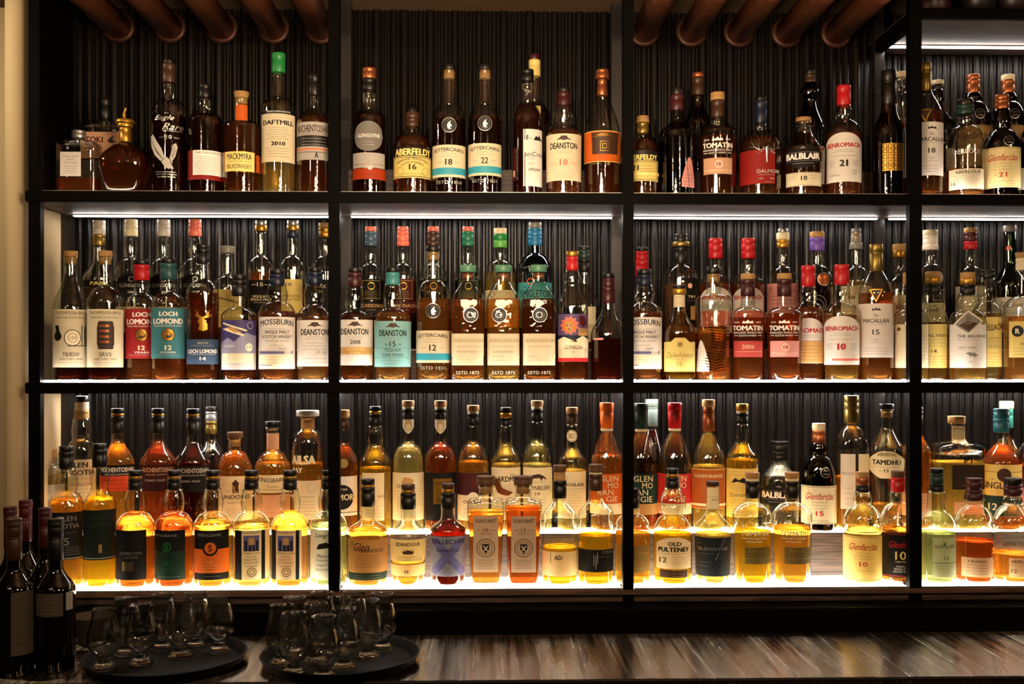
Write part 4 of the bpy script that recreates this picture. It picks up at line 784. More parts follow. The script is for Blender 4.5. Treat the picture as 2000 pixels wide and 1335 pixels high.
B('MF', 1398, 522, 71, [(535, 28, 'ink')], (27, 575, .5), 606, 'q', ('honey', 638), wb=70, waist=4, lip=1, plug=(25, 15, 'cork'), desc='waisted ribbed bottle with white teardrop label', extra=ribs, labels=[
  (664, 725, 1364, 1390, 'white', [('r', 0, 690, 4, .6, 'lgrey'), fine(0, 704, 720, 4, 16)], 'drop')])
def tred(row, cx, d, num, strip, liq, dx=0, cap='maroon', top=534, w=70):
    tomatin(row, cx, top, [(545, 28, 'tan'), (578, 27, cap, 28)], 641, strip, num, d, liq, base_w=62, w=w, nb=600, ysh=614, dx=dx, sy=(666, 697))
tred('MF', 1453, 'reddish bottle with white lettering and red year strip', '2006', 'c04a44', ('copper', 620), w=66)
tred('MF', 1529, 'reddish bottle with white lettering and pink number strip', '14', 'pink', ('copper', 612), w=73)
benro('MF', 1577, 519, [(561, 27, 'red')], 622, 709, 'red capped bottle mostly behind the pink strip bottle', w=58, nb=590, ysh=614, liq=('copper', 600), low=[('b', -28, 667, 28, 708, 'tan'), fine(0, 676, 702, 5, 44, 'brown')], Y=.108)
benro('MF', 1648, 517, [(557, 28, 'red')], 618, 712, 'red capped bottle with arched white label and red number', '10', 'red', w=68, nb=592, ysh=614, liq=('gold', 616), low=[('b', -18, 700, 31, 704, 'coral')])
macallan('MF', 1708, 477, [(531, 26, 'olive')], 594, 698, '15', 'olive gold capped bottle with tall white label', ('amber', 572), nb=531, ysh=572, w=67)
def bm2(cx, d):
    mk(cx, 466, [(477, 26, 'red'), (491, 27, 'red'), (505, 27, 'red')], (26, 535, 2), 556, 'd', 63, d, [(562, 650, cx-29, cx+29, 'white', [('t', 'BENROMACH', 0, 582, 52, 8, 'red', .03), fine(0, 592, 600, 3, 40), ('b', -28, 608, 28, 640, 'coral')], 'arch')], ('copper', 552))
bm2(1398, 'red capped bottle behind the ribbed bottle'); bm2(1461, 'red capped bottle behind the red year strip bottle')
mk(1529, 447, [(455, 20, 'steel'), (468, 25, 'cream'), (484, 24, 'gold')], (24, 520, 1.6), 548, 'd', 62, 'clear bottle with cream and gold capsule, pale label', [(555, 640, 1499, 1558, 'pink', [('t', 'T', -22, 566, 5, 7, 'brown'), ('t', 'TOU', 14, 569, 16, 6, 'brown'), fine(0, 580, 630, 8, 46, 'brown')])], ('amber', 555))
mk(1596, 453, [(464, 28, 'tan'), (490, 29, 'purple')], (27, 518, 1), 546, 'd', 62, 'dark bottle with purple capsule and copper disc', [(532, 562, 1596, 1622, None, [('d', 0, 547, 13, 'silver'), ('d', 0, 547, 11.5, 'copper')]), (575, 610, 1570, 1622, None, [('r', 0, 595, 18, 1, 'grey'), ('r', 0, 598, 13, 1, 'grey'), ('r', 0, 601, 8, 1, 'grey')]), (612, 640, 1568, 1624, 'peach', [])], ('darkred', 548))
mk(1672, 447, [(474, 18, 'grey', 21), (487, 24, 'grey', 26)], (22, 520, 0), 552, 'd', 60, 'clear bottle with conical grey stopper', [(452, 464, 1666, 1678, None, [('r', 0, 460, 5, 1, 'gold')]), (560, 640, 1644, 1700, 'cream', [('t', 'ARDBEG'[:2], -16, 575, 8, 6, I), ('t', '10', -8, 582, 12, 8, I, .02), fine(0, 600, 630, 4, 40)])], ('pale', 548))
mk(1757, 477, [(490, 27, 'tan'), (503, 27, 'gold')], (26, 540, 3), 568, 'd', 62, 'bulb necked bottle with tan cap left of fourth post', [(578, 650, 1728, 1786, 'cream', [('t', 'THE BALVENIE', 2, 601, 50, 8, I, .01), fine(0, 615, 640, 4, 44)])], ('deep', 640), lip=0, Y=.175)
def balv(cx, Y, d, items, lab='cream', caps=None, w=70, lx=(0, 0), liq='gold'):
    B('MF', cx, 532, w, caps or [(544, 28, 'tan', 27), (555, 29, 'gold'), (576, 28, 'ink')], (38, 604, 4), 632, 'd', (liq, 690), Y=Y, desc=d, labels=[(634, 718, cx-w/2+3+lx[0], cx+w/2-2+lx[1], lab, items)])
balv(1779, .062, 'pale label bottle standing behind the fourth post', [('d', -23, 643, 4, 'gold'), fine(10, 650, 700, 8, 34)], 'cream', [(544, 28, 'tan', 27), (556, 29, 'cork')], 70, (4, 0))
balv(1838-26+10, .125, 'bottle with yellow label right of fourth post', [('t', 'BALVENIE', 6, 656, 44, 6, I), fine(6, 664, 676, 3, 40), ('t', '14', 2, 686, 10, 6, I), fine(6, 696, 712, 4, 40)], 'yel', None, 56, (0, 0))
balv(1882, .062, 'white label bottle with slanted grey photo card', [('t', 'THE BALVENIE', 6, 657, 50, 6, I, .01), fine(2, 664, 666, 1, 44), ('t', 'PEAT WEEK', 0, 679, 32, 4, 'grey'), ('p', [(-4, 690), (2, 688), (12, 689), (18, 694), (12, 696), (4, 695)], 'grey'), ('b', 3, 694, 4, 700, 'grey'), ('b', 11, 694, 12, 700, 'grey'), ('t', '14', 4, 706, 6, 4, 'grey')], 'white')
card = [o for o in COL.objects if o.get('label', '').startswith('white label bottle with slanted')][0]
A = Art(); A.n = 12
A.poly([(-29, 635), (1, 607), (31, 628), (1, 655)], paper('white')); A.poly([(-24, 634.5), (1, 611), (26, 628.5), (1, 651)], ink('grey')); A.poly([(-16, 636), (0, 628), (18, 632), (2, 648)], ink('brown'))
class _S: pass
sx = _S(); sx.__class__ = Bot; sx.__dict__.update(dict(k=KK(1882, .062), base=YH-(ROWS['MF']['z']-ZC)/KK(1882, .062), w=70, wb=70, neck=(38, 604, 4), ysh=632, sh='d', cross='o', gt=574, waist=0, dep=1))
sx.wrap(A, 'photo_card', card, .6)
B('MF', 1926, 527, 55, [(545, 28, 'ink')], (30, 592, 4), 614, 'd', ('straw', 612), Y=.112, desc='yellow label bottle with black cap and clear bulb neck', labels=[(620, 716, 1900, 1952, 'yel', [('a', 'CRAIGELLACHIE', 2, 640, 52, 12, I, -4), ('b', -26, 660, 24, 660.8, I), fine(0, 665, 674, 3, 44, I), ('t', 'MALT SCOTCH', 4, 678, 40, 4, I), ('t', '13', -17, 697, 12, 14, 'red', .02), fine(6, 690, 712, 5, 30, 'copper')])])
mk(1819, 449, [(460, 28, 'cream'), (478, 28, 'white'), (488, 30, 'white')], (27, 515, 1.5), 545, 'd', 58, 'clear necked bottle with white capsule and round seal', [(530, 558, 1821, 1845, None, [('d', 0, 543, 12, 'lgrey'), ('r', 0, 543, 9, .8, 'grey')]), (565, 590, 1822, 1845, 'ink', [('o', -10, 567, 10, 588, 1, 'lgrey')]), (592, 630, 1794, 1846, 'cream', [('t', 'THAR', 0, 606, 26, 8, I, 0, .4)])], ('darkred', 560))
mk(1896, 445, [(454, 24, 'tan'), (472, 24, 'dred'), (487, 25, 'red')], (25, 520, 2), 548, 'd', 58, 'bulb necked bottle with tan topped red capsule', [(560, 640, 1869, 1924, 'cream', [('t', 'THE MACALLAN', 2, 578, 46, 6, I), fine(0, 590, 630, 5, 40)])], ('deep', 552))
mk(1972, 441, [(453, 24, 'grey')], (24, 512, .8), 560, 's', 68, 'dark green glass bottle with white label', [(478, 492, 1964, 1976, None, [('d', 0, 485, 4.5, 'coral')]), (582, 650, 1940, 2003, 'white', [('t', 'Glenlivet', 4, 596, 40, 10, I), fine(0, 612, 640, 4, 46)])], ('darkred', 540), glass='green')
B('MF', 1999, 493, 72, [(504, 29, 'cork', 27), (528, 27, 'cream')], (27, 578, 0), 602, 'd', ('honey', 618), Y=.06, lip=1, desc='amber bottle with round monogram label at right edge', labels=[(628, 698, 1974, 2030, 'yel', [('d', -13, 647, 11, I), ('t', 'R', -13, 647, 8, 10, 'cream', .03), ('t', 'SINGLE MALT', 10, 672, 36, 4, I), fine(0, 680, 692, 3, 40)])])
# ---- lowest shelf, back row
def bk(cx, top, caps, neck, ysh, sh='d', w=64, d='', labels=(), liq=None, glass='clear', **k): return B('BK', cx, top, w, caps, neck, ysh, sh, liq, glass, desc=d, labels=labels, **k)
bk(98, 877, [(893, 27, 'cork')], (26, 905, 0), 922, 'd', 62, 'pale bottle with cork cap behind the left end post', [(943, 975, 70, 124, 'lgrey', [('t', 'LEA', 0, 965, 20, 8, 'white')])], ('pale', 925), lip=1)
bk(160, 773, [(785, 23, 'black'), (801, 26, 'cream'), (818, 27, 'tan')], (34, 858, 2.5), 884, 'd', 55, 'tall bottle with cream capsule and waisted cream label', [(895, 975, 134, 186, 'cream', [('t', 'GLEN', -6, 905, 34, 10, I, .02), ('t', 'SCOTIA', 0, 920, 46, 10, I, .02), fine(0, 932, 934, 1, 40), ('t', 'DOUBLE CASK', 0, 943, 40, 5, I), fine(0, 952, 966, 3, 40)])], ('gold', 950), waist=1.5)
def auch(cx, d, liqc, ly, sub, band, txc='lgrey', w=70):
    bk(cx, 797, [(807, 25, 'black'), (812, 25, 'gold'), (846, 26, 'ink')], (25, 858, 0), 902, 's', w, d, [(905, 926, cx-w/2+1, cx+w/2-1, band, [('t', 'AUCHENTOSHAN', 0, 914, 58, 9, txc, .02), ('t', 'SINGLE MALT SCOTCH WHISKY', 0, 923, 46, 2.8, txc)]), (926, 955, cx-w/2+1, cx+w/2-1, sub, [('t', 'AMERICAN OAK' if sub == 'd8502a' else 'YEARS OLD', -6, 934, 38, 4, 'dred' if sub == 'd8502a' else 'lgrey'), fine(0, 942, 950, 2, 46, 'maroon')])], (liqc, ly))
auch(230, 'gold bottle with black band over orange red label', 'gold', 866, 'd8502a', 'ink', 'white', 67)
auch(309, 'deep orange bottle with maroon label', 'copper', 876, 'maroon', 'maroon', 'peach')
auch(385, 'ruby bottle with black label, empty shoulder', 'ruby', 902, 'ink', 'ink', 'lgrey')
bk(409, 793, [(803, 23, 'ink'), (822, 22, 'steel'), (846, 22, 'olive')], (22, 858, 0), 888, 's', 52, 'clear bottle with silver green capsule behind the black label bottle', (), None, Y=.232)
bk(459, 843, [(855, 31, 'wood')], (25, 880, 0), 920, 'd', 71, 'orange amber bottle with dark wooden stopper and tower crest label', [(926, 1012, 428, 492, 'cream', [('p', [(-6, 958), (-5, 944), (-7, 940), (0, 932), (7, 940), (5, 944), (6, 958)], 'brown'), ('t', 'L', 0, 951, 7, 12, 'tan', .03), ('t', '17', -14, 955, 6, 5, 'grey'), ('t', '94', 14, 955, 6, 5, 'grey'), ('t', 'LINDORES', 0, 966, 52, 8, I, .01), ('t', 'SINGLE MALT', 0, 977, 30, 3, 'grey'), fine(0, 988, 1004, 5, 40)])], ('honey', 884), lip=3, plug=(22, 16, 'tan'))
bk(533, 822, [(833, 31, 'black')], (27, 880, 0), 915, 'd', 71, 'bright orange gold bottle with black stopper and ivory label', [(845, 876, 519, 547, 'peach', []), (924, 958, 502, 564, 'cream', [('a', 'KINGSBARNS', 0, 934, 54, 8, I, -3), ('t', 'Founders', 0, 946, 22, 5, 'olive', 0, .3), ('b', -20, 952, 20, 953, 'olive')]), (962, 1005, 500, 566, 'peach', [fine(0, 966, 996, 4, 46, 'tan')])], ('gold', 902), lip=3)
bk(601, 801, [(812, 44, 'lgrey')], (31, 838, 0), 870, 'd', 63, 'wide stoppered bottle with big cream lettering near second post', [(814, 836, 586, 616, 'tan', [('t', 'BAY', 0, 822, 14, 4, 'brown')]), (885, 922, 572, 632, None, [('t', 'AILSA', -8, 895, 44, 18, 'cream', .05), ('t', 'BAY', -20, 915, 18, 10, 'cream', .04)]), (935, 1010, 575, 626, 'cream', [('r', 8, 948, 10, 1, 'lgrey'), ('r', 8, 948, 6, 1, 'lgrey'), ('t', 'SWEET SMOKE', 0, 966, 26, 3, 'grey'), fine(0, 975, 1000, 5, 36)])], ('gold', 903), lip=3)
bk(673, 800, [(815, 25, 'tan'), (838, 24, 'brown')], (24, 862, 0), 900, 's', 60, 'amber bottle with round black emblem right of second post', [(885, 920, 664, 684, None, [('d', 0, 902, 10, 'olive'), ('r', 0, 902, 10, 1.2, 'brown')]), (927, 1003, 645, 700, 'white', [('d', -2, 967, 24, I), ('t', 'ARDMORE'[3:], 8, 967, 34, 12, 'cream', .02), ('t', 'MALT WHISKY', 0, 952, 18, 4, 'cream'), ('b', -28, 996, 28, 997, I)])], ('amber', 872))
bk(733, 793, [(802, 23, 'black'), (807, 24, 'gold'), (833, 24, 'ink')], (32, 866, 2), 904, 's', 64, 'bright yellow bottle with black capsule and tall cream label', [(920, 1012, 708, 750, 'cream', [('t', 'NOC', 16, 965, 14, 5, I), fine(0, 985, 1004, 4, 30)])], ('yellow', 912))
def oban(cx, top, d, liqc, ly, items, lab, tag_=True):
    bk(cx, top, [(top+11, 24, 'cork'), (top+16, 22, 'cream'), (top+40, 24, 'ink')], (25, 866, 0), 898, 'd', 62, d, ([(818, 846, cx-13, cx+13, 'cream', [('r', 0, 832, 8, 1, 'gold')], 'shield')] if tag_ else [])+[(920, 1012, cx-30, cx+30, lab, items)], (liqc, ly))
oban(796, 782, 'pale bottle with cork top and oval neck tag', 'pale', 874, [('p', [(-14, 940), (-8, 928), (4, 930), (12, 936), (6, 942)], 'tan'), ('t', 'OBAN', -6, 946, 34, 7, 'brown', .01), ('b', -28, 956, 28, 956.6, 'tan'), fine(0, 962, 1004, 10, 44, 'tan')], 'cream')
oban(859, 782, 'dark amber bottle with oval neck tag and orange panel', 'copper', 874, [('b', -14, 931, 22, 980, 'gold'), ('t', 'OBAN', 4, 940, 32, 6, 'brown', .01), ('t', 'Distillers', 4, 972, 22, 7, 'brown', 0, .4), fine(-20, 930, 985, 12, 14, 'brown')], 'ink')
oban(924, 791, 'golden bottle with dark lion picture over cream label', 'gold', 900, [('b', -30, 920, 30, 963, 'maroon'), ('p', [(-8, 936), (4, 926), (16, 928), (22, 944), (8, 952), (-2, 946)], 'dred'), ('d', 0, 968, 11, 'cream'), ('t', 'OBAN', -2, 976, 34, 6, 'brown', .01), fine(0, 990, 1004, 3, 40)], 'cream', False)
bk(988, 795, [(806, 22, 'black'), (815, 23, 'gold'), (832, 22, 'ink')], (28, 864, 1.5), 898, 's', 60, 'clear bottle with orange eagle on cream label', [(910, 1010, 960, 1016, 'cream', [('t', 'THE', 12, 924, 8, 4, I), ('t', 'ARDMORE', 6, 932, 46, 11, I, .02), fine(4, 942, 946, 2, 34), ('p', [(-20, 928), (-12, 936), (-8, 948), (4, 954), (14, 958), (4, 964), (-8, 962), (-16, 958), (-22, 944)], 'copper'), fine(0, 970, 1000, 5, 44)])], ('straw', 905))
bk(1049, 782, [(793, 24, 'cork'), (798, 22, 'cream'), (824, 24, 'ink')], (26, 864, 0), 898, 'd', 60, 'clear bottle with prowling cat on cream label', [(910, 1010, 1022, 1078, 'cream', [('p', [(-16, 932), (-12, 925), (2, 922), (12, 926), (18, 934), (10, 930), (8, 936), (4, 930), (-8, 931), (-10, 936)], 'brown'), ('t', 'SINGLE MALT', 0, 938, 30, 3, 'grey'), ('t', 'CLYNELISH', 0, 949, 46, 8, 'brown', .01), ('t', '14', 0, 960, 9, 6, 'brown'), fine(0, 972, 1000, 6, 44)])], ('pale', 905))
bk(1117, 795, [(806, 23, 'cork'), (830, 23, 'brown')], (26, 872, 0), 900, 's', 59, 'bottle with round monogram disc hanging at its neck', [(838, 862, 1105, 1129, None, [('d', 0, 850, 11.5, 'cream'), ('r', 0, 850, 10.5, 1, 'brown'), ('t', 'BD', 0, 850, 12, 9, 'brown')]), (918, 1008, 1090, 1144, 'cream', [('r', -14, 931, 6, 1, 'grey'), ('t', '-ACHLAISE', 4, 943, 38, 6, 'navy', .02), ('b', -26, 951, 26, 951.6, 'grey'), fine(0, 957, 1000, 9, 42, 'tan')])], ('straw', 917))
def glenmo(cx, top, d, cap, lab, num, liqc, ly, Y=None, tail='cream'):
    w = 65
    B('BK', cx, top, w, [(top+50, 28, cap, 24), (top+55, 24, 'cream')], (22, top+58, 0), 895, 'c', (liqc, ly), desc=d, Y=Y, labels=[(922, 1000, cx-w/2+1, cx+w/2-1, lab, [('t', 'GLEN', 4, 931, 36, 11, 'cream', .0), ('t', 'MO', 12, 944, 20, 11, 'cream', .0), ('t', 'RAN', -2, 957, 30, 11, 'cream', .0), ('t', 'GIE', 10, 970, 22, 11, 'cream', .0), ('b', -33, 979, 33, 999.8, tail), ('t', num, 4, 988, 10, 7, 'tan')])])
glenmo(1185, 786, 'tapering bottle with orange capsule and orange label', 'orange', 'orange', '10', 'honey', 888)
glenmo(1252, 787, 'tapering bottle with dark green capsule and green label', 'dgreen', 'dgreen', '18', 'copper', 990, tail='tan')
glenmo(1319, 786, 'tapering bottle with red capsule and red label', 'red', 'c8322e', '12', 'copper', 990)
bk(1273, 779, [(832, 26, '5a6b64', 24)], (20, 838, 0), 890, 'c', 46, 'red glass bottle with grey green capsule behind green label', (), ('ruby', 842), glass='clear', Y=.232)
gmorange('BK', 1384, 780, [(794, 25, 'tan'), (841, 22, 'copper', 25)], 912, 990, 'b5602a', [('o', -31, 913, 31, 989, 1, 'yel'), ('t', 'GLENMORANGIE', 0, 926, 54, 6.5, 'cream', .01), fine(0, 940, 962, 4, 34, 'tan'), ('b', -32, 979, 32, 984, 'cream')], ('straw', 908), 'tapering bottle with tan stopper and bronze label', nb=846, ysh=895)
bk(1448, 788, [(802, 24, 'gold'), (806, 22, 'cream'), (829, 24, 'ink')], (28, 862, 1.5), 892, 's', 64, 'yellow bottle with pale yellow landscape label', [(912, 1006, 1418, 1478, 'yel', [fine(0, 918, 924, 2, 44, 'olive'), ('p', [(-20, 940), (-14, 930), (-6, 934), (2, 929), (10, 934), (18, 931), (24, 940), (14, 938), (4, 940), (-8, 937)], 'ink'), fine(0, 943, 954, 4, 46, 'olive'), ('t', 'TEANINICH', 0, 963, 48, 7, 'olive', .01), fine(0, 972, 1000, 6, 46, 'olive')])], ('yellow', 896))
balblair('BK', 1522, 861, [(882, 37, 'ink'), (899, 33, 'black')], 940, 'clear squat bottle with wide black cap and black label', None, False, 76, 906, 932)
farclas('BK', 1600, 826, [(840, 25, 'cream'), (866, 26, 'copper')], 945, 1018, '15', 'dark brown bottle with red script label and copper capsule', ('darkred', 900), nb=888, ysh=928, w=68)
bk(1664, 772, [(786, 27, 'olive'), (826, 28, 'olive')], (26, 832, 0), 874, 'd', 60, 'tall clear bottle with olive gold capsule and white labels', [(884, 990, 1636, 1662, 'white', [('t', 'MACALLAN', 0, 921, 22, 6, 'grey'), fine(0, 950, 980, 4, 20)]), (884, 960, 1668, 1692, 'cream', [])], ('gold', 930), cross='h', dep=.95)
bk(1730, 788, [(798, 28, 'black')], (25, 832, 0), 884, 's', 71, 'clear pear shaped bottle with cream shield label', [(878, 930, 1697, 1763, 'cream', [('a', 'SPEYSIDE SINGLE MALT', 0, 883, 34, 3, 'olive', 2), ('t', 'TAMDHU', 0, 899, 52, 10, I, .03), ('b', -24, 908, 24, 908.6, 'olive'), ('t', '12', 0, 915, 9, 6, 'brown', .02), ('b', -14, 915, -7, 915.7, 'brown'), ('b', 7, 915, 14, 915.7, 'brown')], 'hex')], ('gold', 982), wb=48, lip=2, plug=(21, 16, 'tan'))
bk(1795, 795, [(802, 24, 'black'), (826, 24, 'brown')], (24, 846, 0), 884, 's', 58, 'amber bottle hidden behind the fourth post', [(960, 1005, 1768, 1822, 'peach', [fine(0, 966, 1000, 6, 44, 'olive')])], ('honey', 850))
bk(1868, 812, [(826, 33, 'cork')], (29, 862, 0), 886, 'q', 93, 'wide square bottle with wooden stopper and brown label', [(832, 864, 1855, 1881, 'cream', [fine(0, 838, 858, 5, 18, 'tan')]), (888, 903, 1855, 1892, None, [('t', 'M', 5, 895, 16, 12, I, .01), ('t', 'M', 7, 895, 12, 8, I, .01)]), (905, 952, 1847, 1912, '2c1d12', [fine(0, 944, 946, 1, 36, 'tan')]), (976, 1000, 1851, 1910, 'peach', [fine(0, 982, 996, 4, 40, 'brown')])], ('straw', 900), cross='s', dep=.6, lip=2)
bk(1946, 797, [(816, 29, '1a5560'), (843, 30, '1a5560', 28)], (24, 866, 0), 900, 'c', 74, 'deep amber bottle with teal capsule and yellow label', [(903, 1002, 1911, 1984, 'yel', [('b', -38, 917, 38, 918, 'olive'), ('d', 4, 923, 13, 'brown'), ('t', 'THE', -18, 931, 8, 3, 'brown'), ('t', 'SINGLETON', 0, 943, 66, 13, 'brown', .02), ('b', -38, 963, 38, 1001.8, 'dgreen'), ('t', '12', -16, 984, 16, 13, 'cream', .01), ('t', 'YEARS', 10, 978, 20, 5, 'cream')])], ('amber', 868))
bk(1966, 783, [(797, 26, 'cream'), (835, 24, '2f7a6a')], (24, 850, 0), 884, 's', 50, 'bottle with cream top and green capsule behind the teal capsule', (), ('gold', 870), Y=.232)
bk(2020, 812, [(845, 28, 'ink')], (26, 858, 0), 892, 'd', 66, 'red amber bottle cut by the right photo edge', [(950, 1002, 1989, 2050, 'peach', [])], ('copper', 906))
# ---- lowest shelf, front row
def bf(cx, top, caps, neck, ysh, sh='d', w=74, d='', labels=(), liq=None, glass='clear', **k): return B('BF', cx, top, w, caps, neck, ysh, sh, liq, glass, desc=d, labels=labels, **k)
bf(128, 871, [(882, 26, 'ink'), (916, 28, 'black')], (38, 962, 3), 996, 'd', 68, 'yellow necked bottle with black label numbered 15', [(997, 1088, 97, 160, '141414', [('t', 'GLEN', 0, 1009, 36, 10, 'grey', .02), ('t', 'SCOTIA', 0, 1023, 46, 9, 'grey', .02), fine(0, 1036, 1038, 1, 40, 'grey'), ('t', '15', -4, 1053, 18, 14, 'grey'), fine(10, 1064, 1078, 4, 30, 'grey'), ('b', -30, 1085, 30, 1086, 'lgrey')])], ('gold', 975), wb=70)
bf(198, 866, [(876, 25, 'ink'), (912, 28, 'black')], (32, 950, 2), 985, 's', 62, 'bottle with dark green label and glowing yellow shoulder', [(992, 1088, 168, 228, '101c16', [('t', 'GLEN', 0, 1006, 32, 9, 'dgreen', .02), ('t', 'SCOTIA', 0, 1020, 44, 9, 'dgreen', .02), ('b', -2, 1058, 4, 1074, 'olive'), ('b', -28, 1084, 28, 1085, 'lgrey')])], ('yellow', 970))
def spring(cx, d, liqc, ly, items, lab='ink', lx=(-36, 20), Y=None, w=74):
    bf(cx, 918, [(929, 26, 'black'), (934, 26, 'gold'), (956, 27, 'black')], (34, 1000, 4), 1028, 'd', w, d, [(1003, 1020, cx-26, cx+26, None, [('a', 'CAMPBELTOWN LOCH', 0, 1011, 40, 3.4, 'gold', 3)]), (1030, 1125, cx+lx[0], cx+lx[1], lab, items)], (liqc, ly), Y=Y)
spring(264, 'copper bottle with plain black label and gold block', 'amber', 1000, [('t', 'CAMPBELTOWN', 0, 1074, 40, 5, 'grey', .01), ('t', 'LOCH', 0, 1082, 22, 5, 'grey', .01), ('b', -16, 1090, 4, 1108, '3c3420'), ('b', -16, 1090, -12, 1108, 'olive')], 'ink', (-36, 20))
spring(339, 'copper bottle with black and deep green label', 'copper', 1004, [('b', -28, 1070, 28, 1124.8, '0c2c1c'), ('t', 'SPRINGBANK', -6, 1040, 42, 5, 'grey', .01), ('r', -6, 1062, 9, 1.4, 'green'), ('t', 'S', -6, 1062, 8, 11, 'green', .02), ('t', '15', -6, 1092, 8, 5, 'green'), fine(-6, 1097, 1108, 3, 36, 'green'), fine(0, 1119, 1120, 1, 40, 'grey')], 'ink', (-37, 20))
spring(414, 'orange gold bottle with black and orange label', 'gold', 1018, [('b', -32, 1066, 32, 1112, 'orange'), ('t', 'SPRINGBANK', -4, 1039, 44, 6, 'grey', .01), ('d', -3, 1064, 15, I), ('d', -3, 1064, 11, 'orange'), ('t', 'S', -3, 1064, 8, 13, 'maroon', .02), ('t', '10', -4, 1091, 9, 5, 'yel'), fine(-2, 1097, 1108, 3, 38, 'yel'), fine(0, 1118, 1119, 1, 40, 'grey')], 'ink', (-34, 30))
def kilk(cx, d, liqc, ly, col2, lx):
    bld = [('b', -17, 1040, 13, 1070, 'lilac'), ('b', -14, 1050, -10, 1070, I), ('b', -7, 1044, 4, 1058, 'tan'), ('b', -6, 1058, -2, 1070, I), ('b', 1, 1058, 5, 1070, I), ('b', 7, 1050, 11, 1070, I), ('t', 'KILKERRAN', -2, 1034, 34, 5, 'brown'), ('t', 'CAMPBELTOWN', -2, 1074, 34, 4, 'brown'), ('b', -12, 1080, 8, 1080.8, I), ('t', 'SINGLE MALT', -2, 1086, 28, 4, col2), ('t', 'SCOTCH WHISKY', -2, 1092, 32, 4, 'brown'), ('b', -14, 1098, 10, 1098.8, I), ('r', -1, 1110, 9, 1.2, I), ('r', -1, 1110, 5, 1, I)]
    spring(cx, d, liqc, ly, [('b', lx[0]-(lx[0]+lx[1])/2, 1030, -20, 1125, I) if lx[0] < -29 else ('b', 28, 1030, 29, 1031, I), ('b', 17, 1030, 24, 1125, I)]+bld, 'cream', lx)
kilk(490, 'pale gold bottle with cream tower label', 'straw', 1026, 'brown', (-31, 34))
kilk(566, 'bright gold bottle with cream tower label, red lettering', 'gold', 998, 'red', (-35, 22))
spring(640, 'pale greenish bottle with handwritten label behind second post', 'greenish', 1024, [('t', 'Longrow', 0, 1042, 40, 10, I, .01, .35), ('p', [(-18, 1068), (-14, 1058), (0, 1054), (14, 1060), (18, 1068), (8, 1064), (-4, 1066)], I)]+[('t', t, -2, 1080+i*9, 30+4*(i % 2), 6, I, 0, .3) for i, t in enumerate(('Peated', 'Campbeltown', 'Single Malt', 'Scotch Whisky'))], 'white', (-35, 24), w=73)
def coil(cx, top, d, liqc, ly, y0, y1, lab, items, caps, w=74, wb=None, nb=1010, ysh=1046, bw=28, more=()): bf(cx, top, caps, (bw, nb, 0), ysh, 's', w, d, [(y0, y1, cx-w/2+1, cx+w/2-1, lab, items)]+list(more), (liqc, ly), wb=wb)
coil(718, 935, 'orange gold bottle with script label and green base strip', 'gold', 1030, 1048, 1112, 'tan', [('t', 'Glen', -12, 1062, 30, 16, I, 0, .4), ('t', 'GARIOCH', 6, 1069, 44, 7, I, .01), ('d', -30, 1056, 5, 'olive'), fine(0, 1078, 1100, 6, 50, 'brown'), ('b', -38, 1110, 38, 1111, 'gold')], [(946, 27, 'black'), (951, 26, 'gold'), (988, 28, 'ink')], 78, 76, 1012, 1034, more=[(1112, 1126, 681, 755, 'dgreen', [fine(0, 1117, 1122, 2, 54, 'olive')])])
coil(797, 945, 'pale bottle with ivory label and cork black capsule', 'gold', 1094, 1048, 1090, 'f0d890', [('t', 'EDRADOUR', 0, 1057, 46, 7, I, .02), ('t', 'HIGHLAND', 0, 1069, 24, 4, 'brown'), ('p', [(-12, 1072), (0, 1068), (12, 1072), (8, 1076), (-8, 1076)], 'brown'), fine(0, 1082, 1087, 2, 50, 'brown'), ('b', 24, 1084, 25, 1090, I)], [(956, 27, 'brown'), (962, 26, 'gold'), (993, 30, 'ink')], 72, 62, 1008, 1046, more=[(1097, 1119, 762, 832, 'f0d890', [('t', '10', -3, 1110, 8, 6, I, .02)])])
coil(878, 943, 'dark ruby bottle with grey blue crossed label', 'ruby', 1018, 1042, 1119, '8d8d9a', [('p', [(-34, 1046), (-20, 1046), (34, 1112), (24, 1118)], 'lilac'), ('p', [(34, 1046), (20, 1046), (-34, 1112), (-24, 1118)], 'lilac'), ('t', 'BALLECHIN', 0, 1052, 60, 9, 'navy', .01), ('t', 'EDRADOUR', 0, 1069, 44, 6, 'navy', .01), fine(0, 1078, 1080, 1, 50, 'navy'), ('t', '12', 0, 1092, 9, 6, 'navy'), fine(0, 1100, 1112, 4, 50, 'navy')], [(954, 26, 'brown'), (961, 24, 'gold'), (992, 29, 'ink')], 73, 66, 1010, 1034)
def turret(cx, d, num, liqc, ly):
    bf(cx, 929, [(946, 36, 'wood')], (30, 972, 0), 992, 'q', 72, d, [(1003, 1112, cx-24, cx+24, 'b9a88c', [('a', 'GLENTURRET', 0, 1013, 42, 7, 'brown', -2), ('t', num, 0, 1030, 10, 7, 'brown'), ('b', -18, 1030, -9, 1030.7, 'brown'), ('b', 9, 1030, 18, 1030.7, 'brown'), ('t', 'YEARS OLD', 0, 1037, 24, 3, 'brown'), ('r', 0, 1065, 18, 1.4, 'brown'), ('r', 0, 1065, 13, 1, 'brown'), ('p', [(-7, 1057), (7, 1057), (7, 1067), (0, 1076), (-7, 1067)], 'ink'), ('p', [(-4, 1060), (4, 1070), (3, 1071), (-5, 1061)], 'cream'), ('p', [(4, 1060), (-4, 1070), (-3, 1071), (5, 1061)], 'cream'), fine(0, 1088, 1104, 5, 38, 'brown')])], (liqc, ly), cross='s', dep=.9, lip=2, plug=(24, 17, 'cork'), wb=58)
